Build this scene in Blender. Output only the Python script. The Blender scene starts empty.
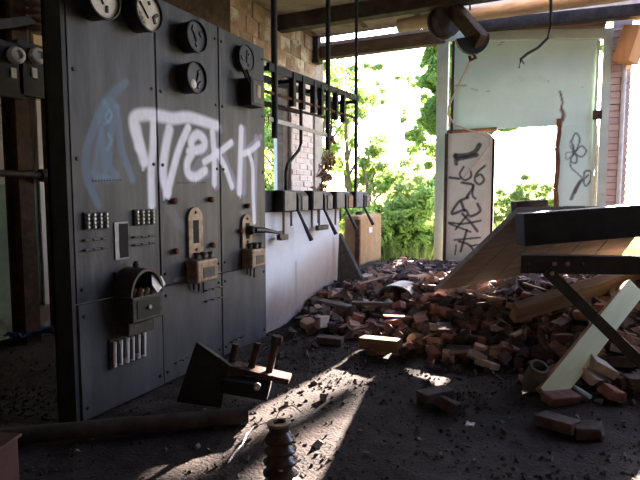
import bpy, bmesh, math, random
import numpy as np
from mathutils import Vector, Matrix, Euler

random.seed(7)
rng = np.random.default_rng(11)
scene = bpy.context.scene
COL = scene.collection

# ------------------------------------------------------------------ camera
F = 525.0
PITCH, YAW, CAMH = math.radians(4.9), math.radians(25.5), 1.2
cam_data = bpy.data.cameras.new('camera')
cam_data.sensor_width = 36.0
cam_data.lens = F / 640.0 * 36.0
cam_data.clip_end = 500
cam = bpy.data.objects.new('camera', cam_data)
cam.location = (0, 0, CAMH)
cam.rotation_euler = (math.pi / 2 - PITCH, 0, YAW)
COL.objects.link(cam)
scene.camera = cam

# ------------------------------------------------------------------ sky, sun, exposure
SUN_AZ, SUN_EL = math.radians(5.7), math.radians(18.8)     # azimuth measured from +Y towards +X
world = bpy.data.worlds.new('world')
scene.world = world
world.use_nodes = True
wn = world.node_tree
wn.nodes.clear()
w_out = wn.nodes.new('ShaderNodeOutputWorld')
w_bg = wn.nodes.new('ShaderNodeBackground')
w_sky = wn.nodes.new('ShaderNodeTexSky')
w_sky.sky_type = 'NISHITA'
w_sky.sun_disc = False
w_sky.sun_elevation = math.radians(28)
w_sky.sun_rotation = SUN_AZ
w_sky.air_density = 1.2
w_sky.dust_density = 1.5
w_bg.inputs['Strength'].default_value = 1.35
w_tint = wn.nodes.new('ShaderNodeMix'); w_tint.data_type = 'RGBA'; w_tint.blend_type = 'MULTIPLY'
w_tint.inputs[0].default_value = 1.0
w_tint.inputs[7].default_value = (0.93, 0.93, 1.12, 1)
wn.links.new(w_sky.outputs[0], w_tint.inputs[6])
wn.links.new(w_tint.outputs[2], w_bg.inputs[0])
wn.links.new(w_bg.outputs[0], w_out.inputs[0])

sun_data = bpy.data.lights.new('sun', 'SUN')
sun_data.energy = 105.0
sun_data.angle = math.radians(0.7)
sun_data.color = (1.0, 0.81, 0.70)
sun = bpy.data.objects.new('sun', sun_data)
sdir = Vector((math.sin(SUN_AZ) * math.cos(SUN_EL), math.cos(SUN_AZ) * math.cos(SUN_EL), math.sin(SUN_EL)))
sun.rotation_euler = sdir.to_track_quat('Z', 'Y').to_euler()
sun.location = (2, 30, 14)
COL.objects.link(sun)

vs = scene.view_settings
vs.view_transform = 'Standard'
vs.look = 'None'
vs.exposure = 0.0
vs.gamma = 1.0
vs.use_curve_mapping = False

# ------------------------------------------------------------------ reading positions onto real planes
_fw = np.array([-math.sin(YAW) * math.cos(PITCH), math.cos(YAW) * math.cos(PITCH), -math.sin(PITCH)])
_rt = np.array([math.cos(YAW), math.sin(YAW), 0.0])
_up = np.cross(_rt, _fw)
_O = np.array([0, 0, CAMH])
def _ray(x, y): return _fw * F + _rt * (x - 320) + _up * (240 - y)
def onX(x, y, X):
    d = _ray(x, y); return Vector(_O + d * (X - _O[0]) / d[0])
def onY(x, y, Y):
    d = _ray(x, y); return Vector(_O + d * (Y - _O[1]) / d[1])
def onZ(x, y, Z):
    d = _ray(x, y); return Vector(_O + d * (Z - _O[2]) / d[2])
def at(x, y, depth): return Vector(_O + _ray(x, y) * depth / F)

# ------------------------------------------------------------------ materials
def new_mat(name):
    m = bpy.data.materials.new(name)
    m.use_nodes = True
    nt = m.node_tree
    b = nt.nodes['Principled BSDF']
    return m, nt, b

def mat(name, c1, c2=None, rough=0.8, metal=0.0, scale=6.0, bump=0.0, bscale=40.0, c3=None, spec=0.3,
        rand=0.0, stretch=(1, 1, 1), detail=6.0, c3w=0.5, paint=False, bdist=0.01):
    m, nt, b = new_mat(name)
    N, L = nt.nodes.new, nt.links.new
    b.inputs['Roughness'].default_value = rough
    b.inputs['Metallic'].default_value = metal
    b.inputs['Specular IOR Level'].default_value = spec
    tc = N('ShaderNodeTexCoord')
    mp = N('ShaderNodeMapping')
    mp.inputs['Scale'].default_value = stretch
    L(tc.outputs['Object'], mp.inputs['Vector'])
    vec = mp.outputs[0]
    oi = None
    if rand > 0:
        oi = N('ShaderNodeObjectInfo')
        va = N('ShaderNodeVectorMath'); va.operation = 'MULTIPLY_ADD'
        cx = N('ShaderNodeCombineXYZ')
        mu = N('ShaderNodeMath'); mu.operation = 'MULTIPLY'; mu.inputs[1].default_value = 37.0
        L(oi.outputs['Random'], mu.inputs[0])
        for i in range(3): L(mu.outputs[0], cx.inputs[i])
        va.inputs[1].default_value = (1, 1, 1)
        L(vec, va.inputs[0]); L(cx.outputs[0], va.inputs[2])
        vec = va.outputs[0]
    col = None
    if c2 is not None:
        nz = N('ShaderNodeTexNoise')
        nz.inputs['Scale'].default_value = scale
        nz.inputs['Detail'].default_value = detail
        nz.inputs['Roughness'].default_value = 0.65
        L(vec, nz.inputs['Vector'])
        cr = N('ShaderNodeValToRGB')
        cr.color_ramp.elements[0].position = 0.35
        cr.color_ramp.elements[0].color = (*c1, 1)
        cr.color_ramp.elements[1].position = 0.68
        cr.color_ramp.elements[1].color = (*c2, 1)
        L(nz.outputs['Fac'], cr.inputs[0])
        col = cr.outputs[0]
        if c3 is not None:
            n2 = N('ShaderNodeTexNoise')
            n2.inputs['Scale'].default_value = scale * 0.37
            n2.inputs['Detail'].default_value = 8
            n2.inputs['Roughness'].default_value = 0.7
            L(vec, n2.inputs['Vector'])
            r2 = N('ShaderNodeValToRGB')
            r2.color_ramp.elements[0].position = c3w
            r2.color_ramp.elements[1].position = c3w + 0.08
            L(n2.outputs['Fac'], r2.inputs[0])
            mx = N('ShaderNodeMix'); mx.data_type = 'RGBA'
            L(r2.outputs[0], mx.inputs[0]); L(col, mx.inputs[6])
            mx.inputs[7].default_value = (*c3, 1)
            col = mx.outputs[2]
    else:
        rgb = N('ShaderNodeRGB'); rgb.outputs[0].default_value = (*c1, 1)
        col = rgb.outputs[0]
    if rand > 0:
        hs = N('ShaderNodeHueSaturation')
        mr = N('ShaderNodeMapRange')
        mr.inputs[3].default_value = 1 - rand; mr.inputs[4].default_value = 1 + rand
        L(oi.outputs['Random'], mr.inputs[0])
        L(mr.outputs[0], hs.inputs['Value']); L(col, hs.inputs['Color'])
        col = hs.outputs[0]
    if paint:
        at_ = N('ShaderNodeAttribute'); at_.attribute_name = 'paint'
        mx = N('ShaderNodeMix'); mx.data_type = 'RGBA'
        L(at_.outputs['Alpha'], mx.inputs[0]); L(col, mx.inputs[6]); L(at_.outputs['Color'], mx.inputs[7])
        col = mx.outputs[2]
    L(col, b.inputs['Base Color'])
    if bump > 0:
        nb = N('ShaderNodeTexNoise')
        nb.inputs['Scale'].default_value = bscale
        nb.inputs['Detail'].default_value = 5
        L(vec, nb.inputs['Vector'])
        bp = N('ShaderNodeBump')
        bp.inputs['Strength'].default_value = bump
        bp.inputs['Distance'].default_value = bdist
        L(nb.outputs['Fac'], bp.inputs['Height'])
        L(bp.outputs[0], b.inputs['Normal'])
    return m

M = {}
M['dirt'] = mat('dirt', (0.008, 0.007, 0.0068), (0.041, 0.029, 0.025), 0.95, scale=9, bump=0.5, bscale=60, c3=(0.014, 0.012, 0.012), c3w=0.57, bdist=0.02)
M['chips'] = mat('chips', (0.045, 0.038, 0.037), (0.19, 0.125, 0.105), 0.95, scale=3, c3=(0.24, 0.2, 0.17), c3w=0.6)
M['gravel'] = mat('gravel', (0.015, 0.012, 0.012), (0.075, 0.057, 0.052), 0.95, scale=7)
M['slate'] = mat('slate', (0.016, 0.016, 0.018), (0.10, 0.097, 0.10), 0.5, spec=0.28, scale=4, stretch=(1, 1.6, 0.22), paint=True,
                 c3=(0.03, 0.028, 0.027), c3w=0.54, bump=0.06, bscale=90)
M['slate_low'] = mat('slate_low', (0.032, 0.033, 0.037), (0.066, 0.066, 0.071), 0.5, spec=0.35, scale=5, stretch=(1, 1.5, 0.4), paint=True,
                     c3=(0.07, 0.062, 0.055), c3w=0.6, bump=0.06, bscale=90)
M['black'] = mat('black_paint', (0.012, 0.012, 0.013), (0.03, 0.029, 0.029), 0.55, scale=8, bump=0.1, bscale=60)
M['blacksteel'] = mat('black_steel', (0.018, 0.018, 0.02), (0.038, 0.036, 0.036), 0.6, scale=9, bump=0.15, bscale=70)
M['darkmetal'] = mat('dark_metal', (0.03, 0.028, 0.027), (0.075, 0.062, 0.052), 0.5, 0.4, scale=14, bump=0.15, bscale=80)
M['boxgrey'] = mat('box_grey', (0.08, 0.08, 0.09), (0.15, 0.147, 0.15), 0.5, 0.1, scale=10, c3=(0.14, 0.08, 0.05), c3w=0.62)
M['boxblue'] = mat('box_blue', (0.10, 0.11, 0.16), (0.17, 0.17, 0.22), 0.5, 0.1, scale=10)
M['boxrust'] = mat('box_rust', (0.30, 0.15, 0.08), (0.42, 0.26, 0.16), 0.8, scale=10)
M['rust'] = mat('rust', (0.085, 0.036, 0.02), (0.23, 0.105, 0.055), 0.9, 0.1, scale=12, bump=0.3, bscale=60)
M['rustmid'] = mat('rust_mid', (0.032, 0.019, 0.015), (0.085, 0.048, 0.036), 0.9, 0.1, scale=12, bump=0.3, bscale=60)
M['rustdark'] = mat('rust_dark', (0.035, 0.022, 0.018), (0.10, 0.06, 0.042), 0.85, 0.2, scale=12, bump=0.3, bscale=60)
M['brass'] = mat('brass_old', (0.16, 0.11, 0.065), (0.34, 0.25, 0.17), 0.55, 0.3, scale=20, bump=0.1)
M['steel'] = mat('bare_steel', (0.30, 0.29, 0.28), (0.5, 0.48, 0.45), 0.4, 0.7, scale=20)
M['porcelain'] = mat('porcelain', (0.52, 0.48, 0.44), (0.72, 0.68, 0.63), 0.35, scale=10, c3=(0.2, 0.15, 0.12), c3w=0.6)
M['dial'] = mat('dial_cream', (0.62, 0.55, 0.46), (0.80, 0.76, 0.70), 0.7, scale=9, c3=(0.12, 0.09, 0.07), c3w=0.60)
M['dialdark'] = mat('dial_dark', (0.012, 0.013, 0.015), (0.05, 0.054, 0.06), 0.5, scale=9)
M['paper'] = mat('paper', (0.62, 0.58, 0.54), (0.75, 0.72, 0.7), 0.9, scale=8)
M['hole'] = mat('cavity_black', (0.006, 0.006, 0.006), None, 0.8)
M['whitewall'] = mat('white_plaster', (0.68, 0.68, 0.71), (0.80, 0.80, 0.83), 0.9, scale=3.0, c3=(0.48, 0.44, 0.42), c3w=0.57, bump=0.3, bscale=20)
M['plaster'] = mat('old_plaster', (0.42, 0.42, 0.39), (0.62, 0.60, 0.55), 0.95, scale=2.0, c3=(0.12, 0.085, 0.06), c3w=0.58, bump=0.4, bscale=15)
M['darkwall'] = mat('dark_plaster', (0.04, 0.038, 0.036), (0.10, 0.093, 0.085), 0.95, scale=2.0, bump=0.3, bscale=15)  # plaster of the unseen walls, darkened to cut bounce light
M['ceiling'] = mat('ceiling_concrete', (0.20, 0.145, 0.105), (0.40, 0.33, 0.26), 0.95, scale=2.4, c3=(0.44, 0.40, 0.34), c3w=0.57, bump=0.5, bscale=12)
M['block'] = mat('tan_block', (0.26, 0.16, 0.12), (0.42, 0.31, 0.25), 0.95, scale=5, rand=0.28, c3=(0.58, 0.52, 0.48), c3w=0.52, bump=0.4, bscale=25)
M['pinkbrick'] = mat('whitewashed_brick', (0.52, 0.36, 0.30), (0.66, 0.54, 0.47), 0.95, scale=6, rand=0.15, c3=(0.68, 0.62, 0.56), c3w=0.52, bump=0.3, bscale=30)
M['pinkpier'] = mat('pink_limewash', (0.58, 0.45, 0.40), (0.68, 0.57, 0.52), 0.95, scale=6, rand=0.08, c3=(0.50, 0.36, 0.30), c3w=0.6, bump=0.3, bscale=30)
M['mortar'] = mat('mortar', (0.32, 0.26, 0.22), (0.46, 0.38, 0.34), 0.98, scale=9, bump=0.4)
M['beam'] = mat('beam_dark', (0.028, 0.022, 0.019), (0.075, 0.058, 0.047), 0.8, scale=7, bump=0.3)
M['beambrown'] = mat('beam_brown', (0.075, 0.052, 0.04), (0.16, 0.115, 0.088), 0.85, scale=7, stretch=(0.3, 1, 1), bump=0.3)
M['log'] = mat('old_log', (0.34, 0.25, 0.15), (0.60, 0.48, 0.33), 0.9, scale=9, stretch=(0.25, 1, 1), bump=0.5, bscale=30)
M['plankbrown'] = mat('plank_brown', (0.15, 0.088, 0.05), (0.30, 0.19, 0.11), 0.85, scale=7, stretch=(0.15, 1, 1), bump=0.3)
M['deck'] = mat('deck_board', (0.22, 0.205, 0.185), (0.37, 0.34, 0.305), 0.9, scale=8, stretch=(0.2, 1.5, 1.5), bump=0.35, rand=0.1)
M['plank_fresh_lit'] = mat('plank_fresh_lit', (0.62, 0.64, 0.38), (0.74, 0.76, 0.50), 0.8, scale=8, stretch=(0.12, 1, 1), bump=0.2)  # yellowish wood; broad face made paler to stand for sunlight on it
M['plank_edge'] = mat('plank_edge', (0.34, 0.19, 0.08), (0.50, 0.30, 0.14), 0.85, scale=8, stretch=(0.12, 1, 1), bump=0.2)
M['orangewood'] = mat('orange_wood', (0.42, 0.19, 0.07), (0.56, 0.28, 0.12), 0.8, scale=6, stretch=(1, 1, 0.2), bump=0.2)
M['tanboard'] = mat('tan_board', (0.55, 0.36, 0.18), (0.70, 0.50, 0.28), 0.85, scale=6, stretch=(1, 1, 0.2), bump=0.2)
M['green'] = mat('pale_green_paint', (0.54, 0.74, 0.65), (0.62, 0.82, 0.73), 0.6, scale=2.5, paint=True, c3=(0.47, 0.60, 0.54), c3w=0.62, bump=0.08, bscale=30)
M['greenframe'] = mat('green_frame', (0.42, 0.51, 0.43), (0.54, 0.63, 0.54), 0.65, scale=4, c3=(0.26, 0.20, 0.14), c3w=0.62, bump=0.1)
M['leaf_door'] = mat('grey_green_leaf', (0.48, 0.51, 0.42), (0.60, 0.62, 0.52), 0.8, scale=4, paint=True, c3=(0.40, 0.40, 0.32), c3w=0.6, bump=0.15, bscale=30)
M['tank'] = mat('tank_rust_orange', (0.30, 0.16, 0.07), (0.42, 0.25, 0.12), 0.8, scale=5, c3=(0.24, 0.15, 0.09), c3w=0.58, bump=0.1)
M['blue'] = mat('blue_plastic', (0.012, 0.05, 0.16), (0.025, 0.085, 0.25), 0.5, scale=12)
M['cyan'] = mat('glass_tube', (0.55, 0.8, 0.88), (0.75, 0.9, 0.95), 0.15, scale=10, spec=0.6)
M['grey'] = mat('grey_sheet', (0.16, 0.155, 0.155), (0.32, 0.31, 0.30), 0.5, 0.5, scale=8, bump=0.1)
M['rope'] = mat('rope', (0.42, 0.32, 0.25), (0.6, 0.5, 0.42), 0.95, scale=60)
M['woodgrey'] = mat('weathered_wood', (0.09, 0.078, 0.066), (0.21, 0.185, 0.16), 0.9, scale=9, stretch=(0.2, 1, 1), bump=0.3)
M['bark'] = mat('bark', (0.10, 0.075, 0.055), (0.22, 0.17, 0.13), 0.95, scale=14, bump=0.6)
M['earth'] = mat('grass_earth', (0.10, 0.14, 0.04), (0.24, 0.30, 0.09), 0.95, scale=2.0, c3=(0.30, 0.25, 0.16), c3w=0.58, bump=0.3)
M['redbox'] = mat('red_brown_paint', (0.035, 0.014, 0.013), (0.075, 0.028, 0.024), 0.6, scale=9, c3=(0.06, 0.03, 0.025), c3w=0.56)
BR = {}
BR['red'] = mat('brick_red', (0.21, 0.10, 0.08), (0.35, 0.18, 0.145), 0.95, scale=14, rand=0.22, bump=0.5, bscale=70, c3=(0.42, 0.30, 0.25), c3w=0.64)
BR['orange'] = mat('brick_orange', (0.33, 0.185, 0.125), (0.48, 0.31, 0.22), 0.95, scale=14, rand=0.18, bump=0.5, bscale=70, c3=(0.55, 0.45, 0.36), c3w=0.6)
BR['pale'] = mat('brick_pale', (0.40, 0.31, 0.255), (0.55, 0.45, 0.38), 0.95, scale=14, rand=0.18, bump=0.5, bscale=70, c3=(0.38, 0.20, 0.14), c3w=0.6)
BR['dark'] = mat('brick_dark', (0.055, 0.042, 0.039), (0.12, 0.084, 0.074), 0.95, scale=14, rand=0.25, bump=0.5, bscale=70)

def leaf_mat(name, ca, cb, trans):
    m, nt, b = new_mat(name)
    N, L = nt.nodes.new, nt.links.new
    g = N('ShaderNodeNewGeometry')
    cr = N('ShaderNodeValToRGB')
    cr.color_ramp.elements[0].color = (*ca, 1); cr.color_ramp.elements[1].color = (*cb, 1)
    L(g.outputs['Random Per Island'], cr.inputs[0])
    L(cr.outputs[0], b.inputs['Base Color'])
    b.inputs['Roughness'].default_value = 0.55
    b.inputs['Specular IOR Level'].default_value = 0.3
    t = N('ShaderNodeBsdfTranslucent')
    hs = N('ShaderNodeHueSaturation'); hs.inputs['Value'].default_value = 1.35; hs.inputs['Hue'].default_value = 0.485
    L(cr.outputs[0], hs.inputs['Color']); L(hs.outputs[0], t.inputs['Color'])
    mx = N('ShaderNodeMixShader'); mx.inputs[0].default_value = trans
    out = nt.nodes['Material Output']
    L(b.outputs[0], mx.inputs[1]); L(t.outputs[0], mx.inputs[2]); L(mx.outputs[0], out.inputs['Surface'])
    return m
M['leaf'] = leaf_mat('leaf', (0.14, 0.25, 0.055), (0.32, 0.44, 0.12), 0.5)
M['leafdark'] = leaf_mat('leaf_dark', (0.09, 0.17, 0.04), (0.22, 0.34, 0.085), 0.45)
M['leafpale'] = leaf_mat('leaf_pale', (0.16, 0.24, 0.08), (0.30, 0.38, 0.14), 0.5)
M['grass'] = leaf_mat('grass_blade', (0.12, 0.18, 0.04), (0.27, 0.30, 0.09), 0.4)
M['dry'] = leaf_mat('dry_leaf', (0.20, 0.12, 0.06), (0.42, 0.29, 0.16), 0.3)

# ------------------------------------------------------------------ mesh helpers
class MB:
    def __init__(s): s.v = []; s.f = []
    def add(s, vs, fs):
        o = len(s.v); s.v.extend([Vector(v) for v in vs]); s.f.extend([tuple(i + o for i in f) for f in fs]); return s
    def box(s, c, size, R=None):
        c = Vector(c); hx, hy, hz = [q / 2 for q in size]
        vs = [Vector((x, y, z)) for x in (-hx, hx) for y in (-hy, hy) for z in (-hz, hz)]
        if R is not None: vs = [R @ v for v in vs]
        return s.add([v + c for v in vs], [(0, 1, 3, 2), (4, 6, 7, 5), (0, 4, 5, 1), (2, 3, 7, 6), (0, 2, 6, 4), (1, 5, 7, 3)])
    def span(s, lo, hi):
        lo, hi = Vector(lo), Vector(hi)
        return s.box((lo + hi) / 2, hi - lo)
    def bar(s, p0, p1, w, h, upv=(0, 0, 1)):
        p0, p1 = Vector(p0), Vector(p1)
        d = (p1 - p0); ln = d.length; d.normalize()
        u = Vector(upv)
        side = d.cross(u)
        if side.length < 1e-4: side = d.cross(Vector((1, 0, 0)))
        side.normalize(); u = side.cross(d).normalized()
        R = Matrix((d, side, u)).transposed()
        return s.box((p0 + p1) / 2, (ln, w, h), R)
    def tube(s, pts, r, n=8, cap=True):
        pts = [Vector(p) for p in pts]
        rs = r if isinstance(r, (list, tuple)) else [r] * len(pts)
        rings = []
        ref = Vector((0.31, 0.17, 0.93))
        vs = []; fs = []
        for i, p in enumerate(pts):
            a = pts[max(0, i - 1)]; b = pts[min(len(pts) - 1, i + 1)]
            d = (b - a).normalized()
            x = d.cross(ref)
            if x.length < 1e-3: x = d.cross(Vector((1, 0, 0)))
            x.normalize(); y = d.cross(x)
            for k in range(n):
                t = 2 * math.pi * k / n
                vs.append(p + (x * math.cos(t) + y * math.sin(t)) * rs[i])
        for i in range(len(pts) - 1):
            for k in range(n):
                k2 = (k + 1) % n
                fs.append((i * n + k, i * n + k2, (i + 1) * n + k2, (i + 1) * n + k))
        if cap:
            fs.append(tuple(range(n))[::-1]); fs.append(tuple((len(pts) - 1) * n + k for k in range(n)))
        return s.add(vs, fs)
    def lathe(s, prof, c, axis=(0, 0, 1), n=20):
        c = Vector(c); a = Vector(axis).normalized()
        x = a.orthogonal().normalized(); y = a.cross(x)
        vs = []; fs = []
        for (r, h) in prof:
            for k in range(n):
                t = 2 * math.pi * k / n
                vs.append(c + a * h + (x * math.cos(t) + y * math.sin(t)) * max(r, 1e-4))
        for i in range(len(prof) - 1):
            for k in range(n):
                k2 = (k + 1) % n
                fs.append((i * n + k, i * n + k2, (i + 1) * n + k2, (i + 1) * n + k))
        fs.append(tuple(range(n))[::-1]); fs.append(tuple((len(prof) - 1) * n + k for k in range(n)))
        return s.add(vs, fs)
    def prism(s, poly, off):
        poly = [Vector(p) for p in poly]; off = Vector(off); n = len(poly)
        vs = poly + [p + off for p in poly]
        fs = [tuple(range(n))[::-1], tuple(range(n, 2 * n))]
        for i in range(n):
            j = (i + 1) % n; fs.append((i, j, n + j, n + i))
        return s.add(vs, fs)
    def build(s, name, material, parent=None, origin=None, smooth=False, bevel=0.0):
        o = Vector((0, 0, 0))
        if parent is not None: o = world_loc(parent)
        if parent is None and origin is not None: o = Vector(origin)
        me = bpy.data.meshes.new(name)
        me.from_pydata([v - o for v in s.v], [], s.f)
        me.materials.append(material)
        bm = bmesh.new(); bm.from_mesh(me)
        bmesh.ops.recalc_face_normals(bm, faces=bm.faces)
        bm.to_mesh(me); bm.free()
        if smooth:
            for p in me.polygons: p.use_smooth = True
        ob = bpy.data.objects.new(name, me)
        COL.objects.link(ob)
        if parent is not None: ob.parent = parent
        else: ob.location = o
        if smooth:
            md = ob.modifiers.new('split', 'EDGE_SPLIT'); md.split_angle = math.radians(40)
        if bevel > 0:
            md = ob.modifiers.new('bevel', 'BEVEL'); md.width = bevel; md.segments = 2; md.limit_method = 'ANGLE'
        return ob

def world_loc(o):
    p = Vector((0, 0, 0))
    while o is not None:
        p = p + Vector(o.location); o = o.parent
    return p

def empty(name, loc):
    o = bpy.data.objects.new(name, None); COL.objects.link(o); o.location = loc; o.empty_display_size = 0.1; return o

def tag(o, label, cat, group=None):
    o['label'] = label; o['category'] = cat
    if group: o['group'] = group
    return o

def struct(o, label=None):
    o['kind'] = 'structure'
    if label: o['label'] = label
    return o

def thing(name, label, cat, loc, group=None): return tag(empty(name, loc), label, cat, group)

# value noise on numpy arrays
def _hash(ix, iy, seed):
    n = (ix.astype(np.int64) * 374761393 + iy.astype(np.int64) * 668265263 + seed * 1442695) & 0x7fffffff
    n = ((n ^ (n >> 13)) * 1274126177) & 0x7fffffff
    return ((n ^ (n >> 16)) & 0xffff) / 65535.0
def vnoise(x, y, seed=0):
    x = np.asarray(x, float); y = np.asarray(y, float)
    ix, iy = np.floor(x), np.floor(y); fx, fy = x - ix, y - iy
    fx = fx * fx * (3 - 2 * fx); fy = fy * fy * (3 - 2 * fy)
    a = _hash(ix, iy, seed); b = _hash(ix + 1, iy, seed); c = _hash(ix, iy + 1, seed); d = _hash(ix + 1, iy + 1, seed)
    return (a * (1 - fx) + b * fx) * (1 - fy) + (c * (1 - fx) + d * fx) * fy
def fbm(x, y, seed=0, oct=4):
    t = 0; a = 0.5
    for i in range(oct):
        t = t + a * vnoise(np.asarray(x) * 2 ** i, np.asarray(y) * 2 ** i, seed + i * 17); a *= 0.5
    return t
def sstep(a, b, x):
    t = np.clip((np.asarray(x, float) - a) / (b - a), 0, 1); return t * t * (3 - 2 * t)

# ground level inside: trodden dirt with a rubble heap
def heap(x, y):
    x = np.asarray(x, float); y = np.asarray(y, float)
    yf = np.interp(x, [-4.0, -2.4, -1.7, -1.3, -0.75, 0.0, 0.9, 3], [4.4, 4.1, 4.05, 3.95, 3.55, 3.35, 3.2, 3.0])
    h = 0.20 * sstep(0, 1.3, y - yf)
    h = h + 0.42 * np.exp(-(((x - 0.75) / 0.85) ** 2 + ((y - 5.0) / 1.1) ** 2))
    h = h + 0.16 * np.exp(-(((x + 0.75) / 0.7) ** 2 + ((y - 5.2) / 0.9) ** 2))
    h = h + 0.10 * sstep(-2.9, -3.8, x)
    h = h * (1 - 0.9 * sstep(7.4, 8.4, y))
    return h
def ground(x, y):
    return heap(x, y) + 0.05 * (fbm(np.asarray(x) * 2.2 + 31, np.asarray(y) * 2.2 + 17, 3) - 0.5) + 0.016 * (fbm(np.asarray(x) * 11 + 3, np.asarray(y) * 11 + 7, 9) - 0.5)
def gz(x, y): return float(ground(np.array([x]), np.array([y]))[0])

def grid_mesh(name, V, nu, nv, material):
    idx = np.arange(nu * nv).reshape(nu, nv)
    q = np.stack([idx[:-1, :-1], idx[1:, :-1], idx[1:, 1:], idx[:-1, 1:]], -1).reshape(-1, 4)
    me = bpy.data.meshes.new(name)
    me.from_pydata(V.tolist(), [], q.tolist())
    me.materials.append(material)
    return me

# ------------------------------------------------------------------ structure: floor
xs = np.linspace(-4.1, 4.2, 210); ys = np.linspace(-3.0, 8.35, 285)
X, Y = np.meshgrid(xs, ys, indexing='ij')
Zg = ground(X, Y)
me = grid_mesh('floor', np.stack([X, Y, Zg], -1).reshape(-1, 3), 210, 285, M['dirt'])
for p in me.polygons: p.use_smooth = True
floor = bpy.data.objects.new('floor', me); COL.objects.link(floor)
struct(floor, 'dark dirt floor strewn with rubble')

# outdoor ground
xs = np.linspace(-40, 40, 90); ys = np.linspace(8.3, 90, 90)
X, Y = np.meshgrid(xs, ys, indexing='ij')
Zo = 0.02 + 0.25 * (fbm(X * 0.5 + 50, Y * 0.5 + 50, 4) - 0.45) * sstep(8.3, 12, Y)
me = grid_mesh('ground', np.stack([X, Y, Zo], -1).reshape(-1, 3), 90, 90, M['earth'])
ground_o = bpy.data.objects.new('ground', me); COL.objects.link(ground_o)
struct(ground_o, 'grassy ground outside the open bays')
mb = MB(); mb.span((-40, -25, -0.3), (-4.15, 8.3, 0.0)); struct(mb.build('ground_side', M['earth']), 'grassy ground beyond the left wall')

# ------------------------------------------------------------------ structure: walls
WX = -3.9
def wall_boxes(name, boxes, material, label):
    m = MB()
    for lo, hi in boxes: m.span(lo, hi)
    return struct(m.build(name, material), label)
wl = wall_boxes('wall_left', [((WX - 0.28, -3, -0.1), (WX, 5.45, 3.75)),
                              ((WX - 0.28, 5.45, -0.1), (WX, 8.3, 1.05)),
                              ((WX - 0.28, 5.45, 3.08), (WX - 0.02, 8.3, 3.75)),
                              ((WX - 0.28, 7.1, 1.05), (WX - 0.02, 7.86, 3.08))], M['plaster'],
                'plastered brick side wall with a ruined window opening')
# lower band of flaking green oil paint
m = MB(); m.span((WX, -2.9, 0.05), (WX + 0.012, 4.7, 1.28))
M['greenoil'] = mat('green_oil_paint', (0.16, 0.24, 0.19), (0.28, 0.38, 0.30), 0.6, scale=3, c3=(0.15, 0.12, 0.09), c3w=0.56, bump=0.2)
m.build('paint_band', M['greenoil'], wl)

def block_course(parent, name, y0, y1, z0, z1, bl, bh, X0, material, th=0.05, gap=0.012, axis='x', jit=0.012):
    """courses of single blocks standing proud of a wall; shared mesh for whole blocks"""
    z = z0; row = 0
    cache = {}
    while z < z1 - 0.02:
        h = min(bh, z1 - z)
        y = y0 - (bl / 2 if row % 2 else 0)
        while y < y1 - 0.01:
            a, b = max(y, y0), min(y + bl, y1)
            if b - a > 0.04:
                key = (round(b - a, 3), round(h, 3))
                if key not in cache:
                    mm = MB()
                    sz = (th, b - a - gap, h - gap) if axis == 'x' else (b - a - gap, th, h - gap)
                    mm.box((0, 0, 0), sz)
                    o = mm.build(name, material, None)
                    bv = bmesh.new(); bv.from_mesh(o.data)
                    bmesh.ops.bevel(bv, geom=bv.edges[:], offset=0.006, segments=1, affect='EDGES')
                    bv.to_mesh(o.data); bv.free()
                    cache[key] = o.data
                else:
                    o = bpy.data.objects.new(name, cache[key]); COL.objects.link(o)
                o.parent = parent
                d = random.uniform(-jit, jit)
                o.location = (X0 + d, (a + b) / 2, z + h / 2) if axis == 'x' else ((a + b) / 2, X0 + d, z + h / 2)
            y += bl
        z += bh; row += 1
block_course(wl, 'block', 5.46, 8.28, 3.08, 3.74, 0.30, 0.22, WX + 0.0, M['block'])
m = MB(); m.span((WX - 0.02, 4.3, 0.0), (WX + 0.10, 5.45, 3.75)); m.build('pilaster', M['rustdark'], wl)  # dark pilaster, widened over plaster; its dark tone also stands for shade there
m = MB(); m.span((WX - 0.06, 7.115, 1.05), (WX + 0.022, 7.85, 3.08)); m.build('mortar_bed', M['pinkpier'], wl)
m = MB(); m.span((WX - 0.06, 5.46, 3.08), (WX + 0.016, 8.28, 3.745)); m.build('mortar_bed', M['block'], wl)
block_course(wl, 'brick', 7.12, 7.84, 1.06, 3.07, 0.26, 0.09, WX + 0.0, M['pinkpier'], th=0.06)

wb = wall_boxes('wall_back', [((-4.18, 7.95, -0.1), (WX + 0.02, 8.25, 3.75)),
                              ((0.42, 8.0, -0.1), (0.63, 8.3, 3.75)),
                              ((-1.9, 8.08, 3.5), (2.6, 8.3, 4.1)),
                              ((2.6, 8.0, -0.1), (4.3, 8.3, 3.75)),
                              ((-3.9, 8.05, 3.62), (-1.9, 8.3, 3.70))], M['mortar'], 'ruined back wall of the building with open bays')
block_course(wb, 'brick', 0.40, 0.645, 0.0, 3.35, 0.26, 0.085, 7.995, M['pinkpier'], th=0.05, axis='y', gap=0.007, jit=0.006)
wr = wall_boxes('wall_right', [((4.0, -3, -0.1), (4.3, 5.0, 3.75)), ((4.0, 5.0, -0.1), (4.3, 5.6, 2.2)), ((4.0, 5.6, -0.1), (4.3, 8.3, 0.7))], M['darkwall'], 'right wall of the hall')
wf = wall_boxes('wall_front', [((-4.2, -3.3, -0.1), (4.3, -3.0, 3.75))],
                M['darkwall'], 'plastered wall behind the photographer')
ce = wall_boxes('ceiling', [((-4.2, -3.3, 3.75), (4.3, 5.0, 3.92)), ((-4.2, 5.0, 3.75), (0.9, 7.05, 3.92)), ((-4.2, 7.05, 3.75), (-1.5, 7.95, 3.92))], M['ceiling'], 'stained concrete ceiling with peeling plaster')
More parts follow.
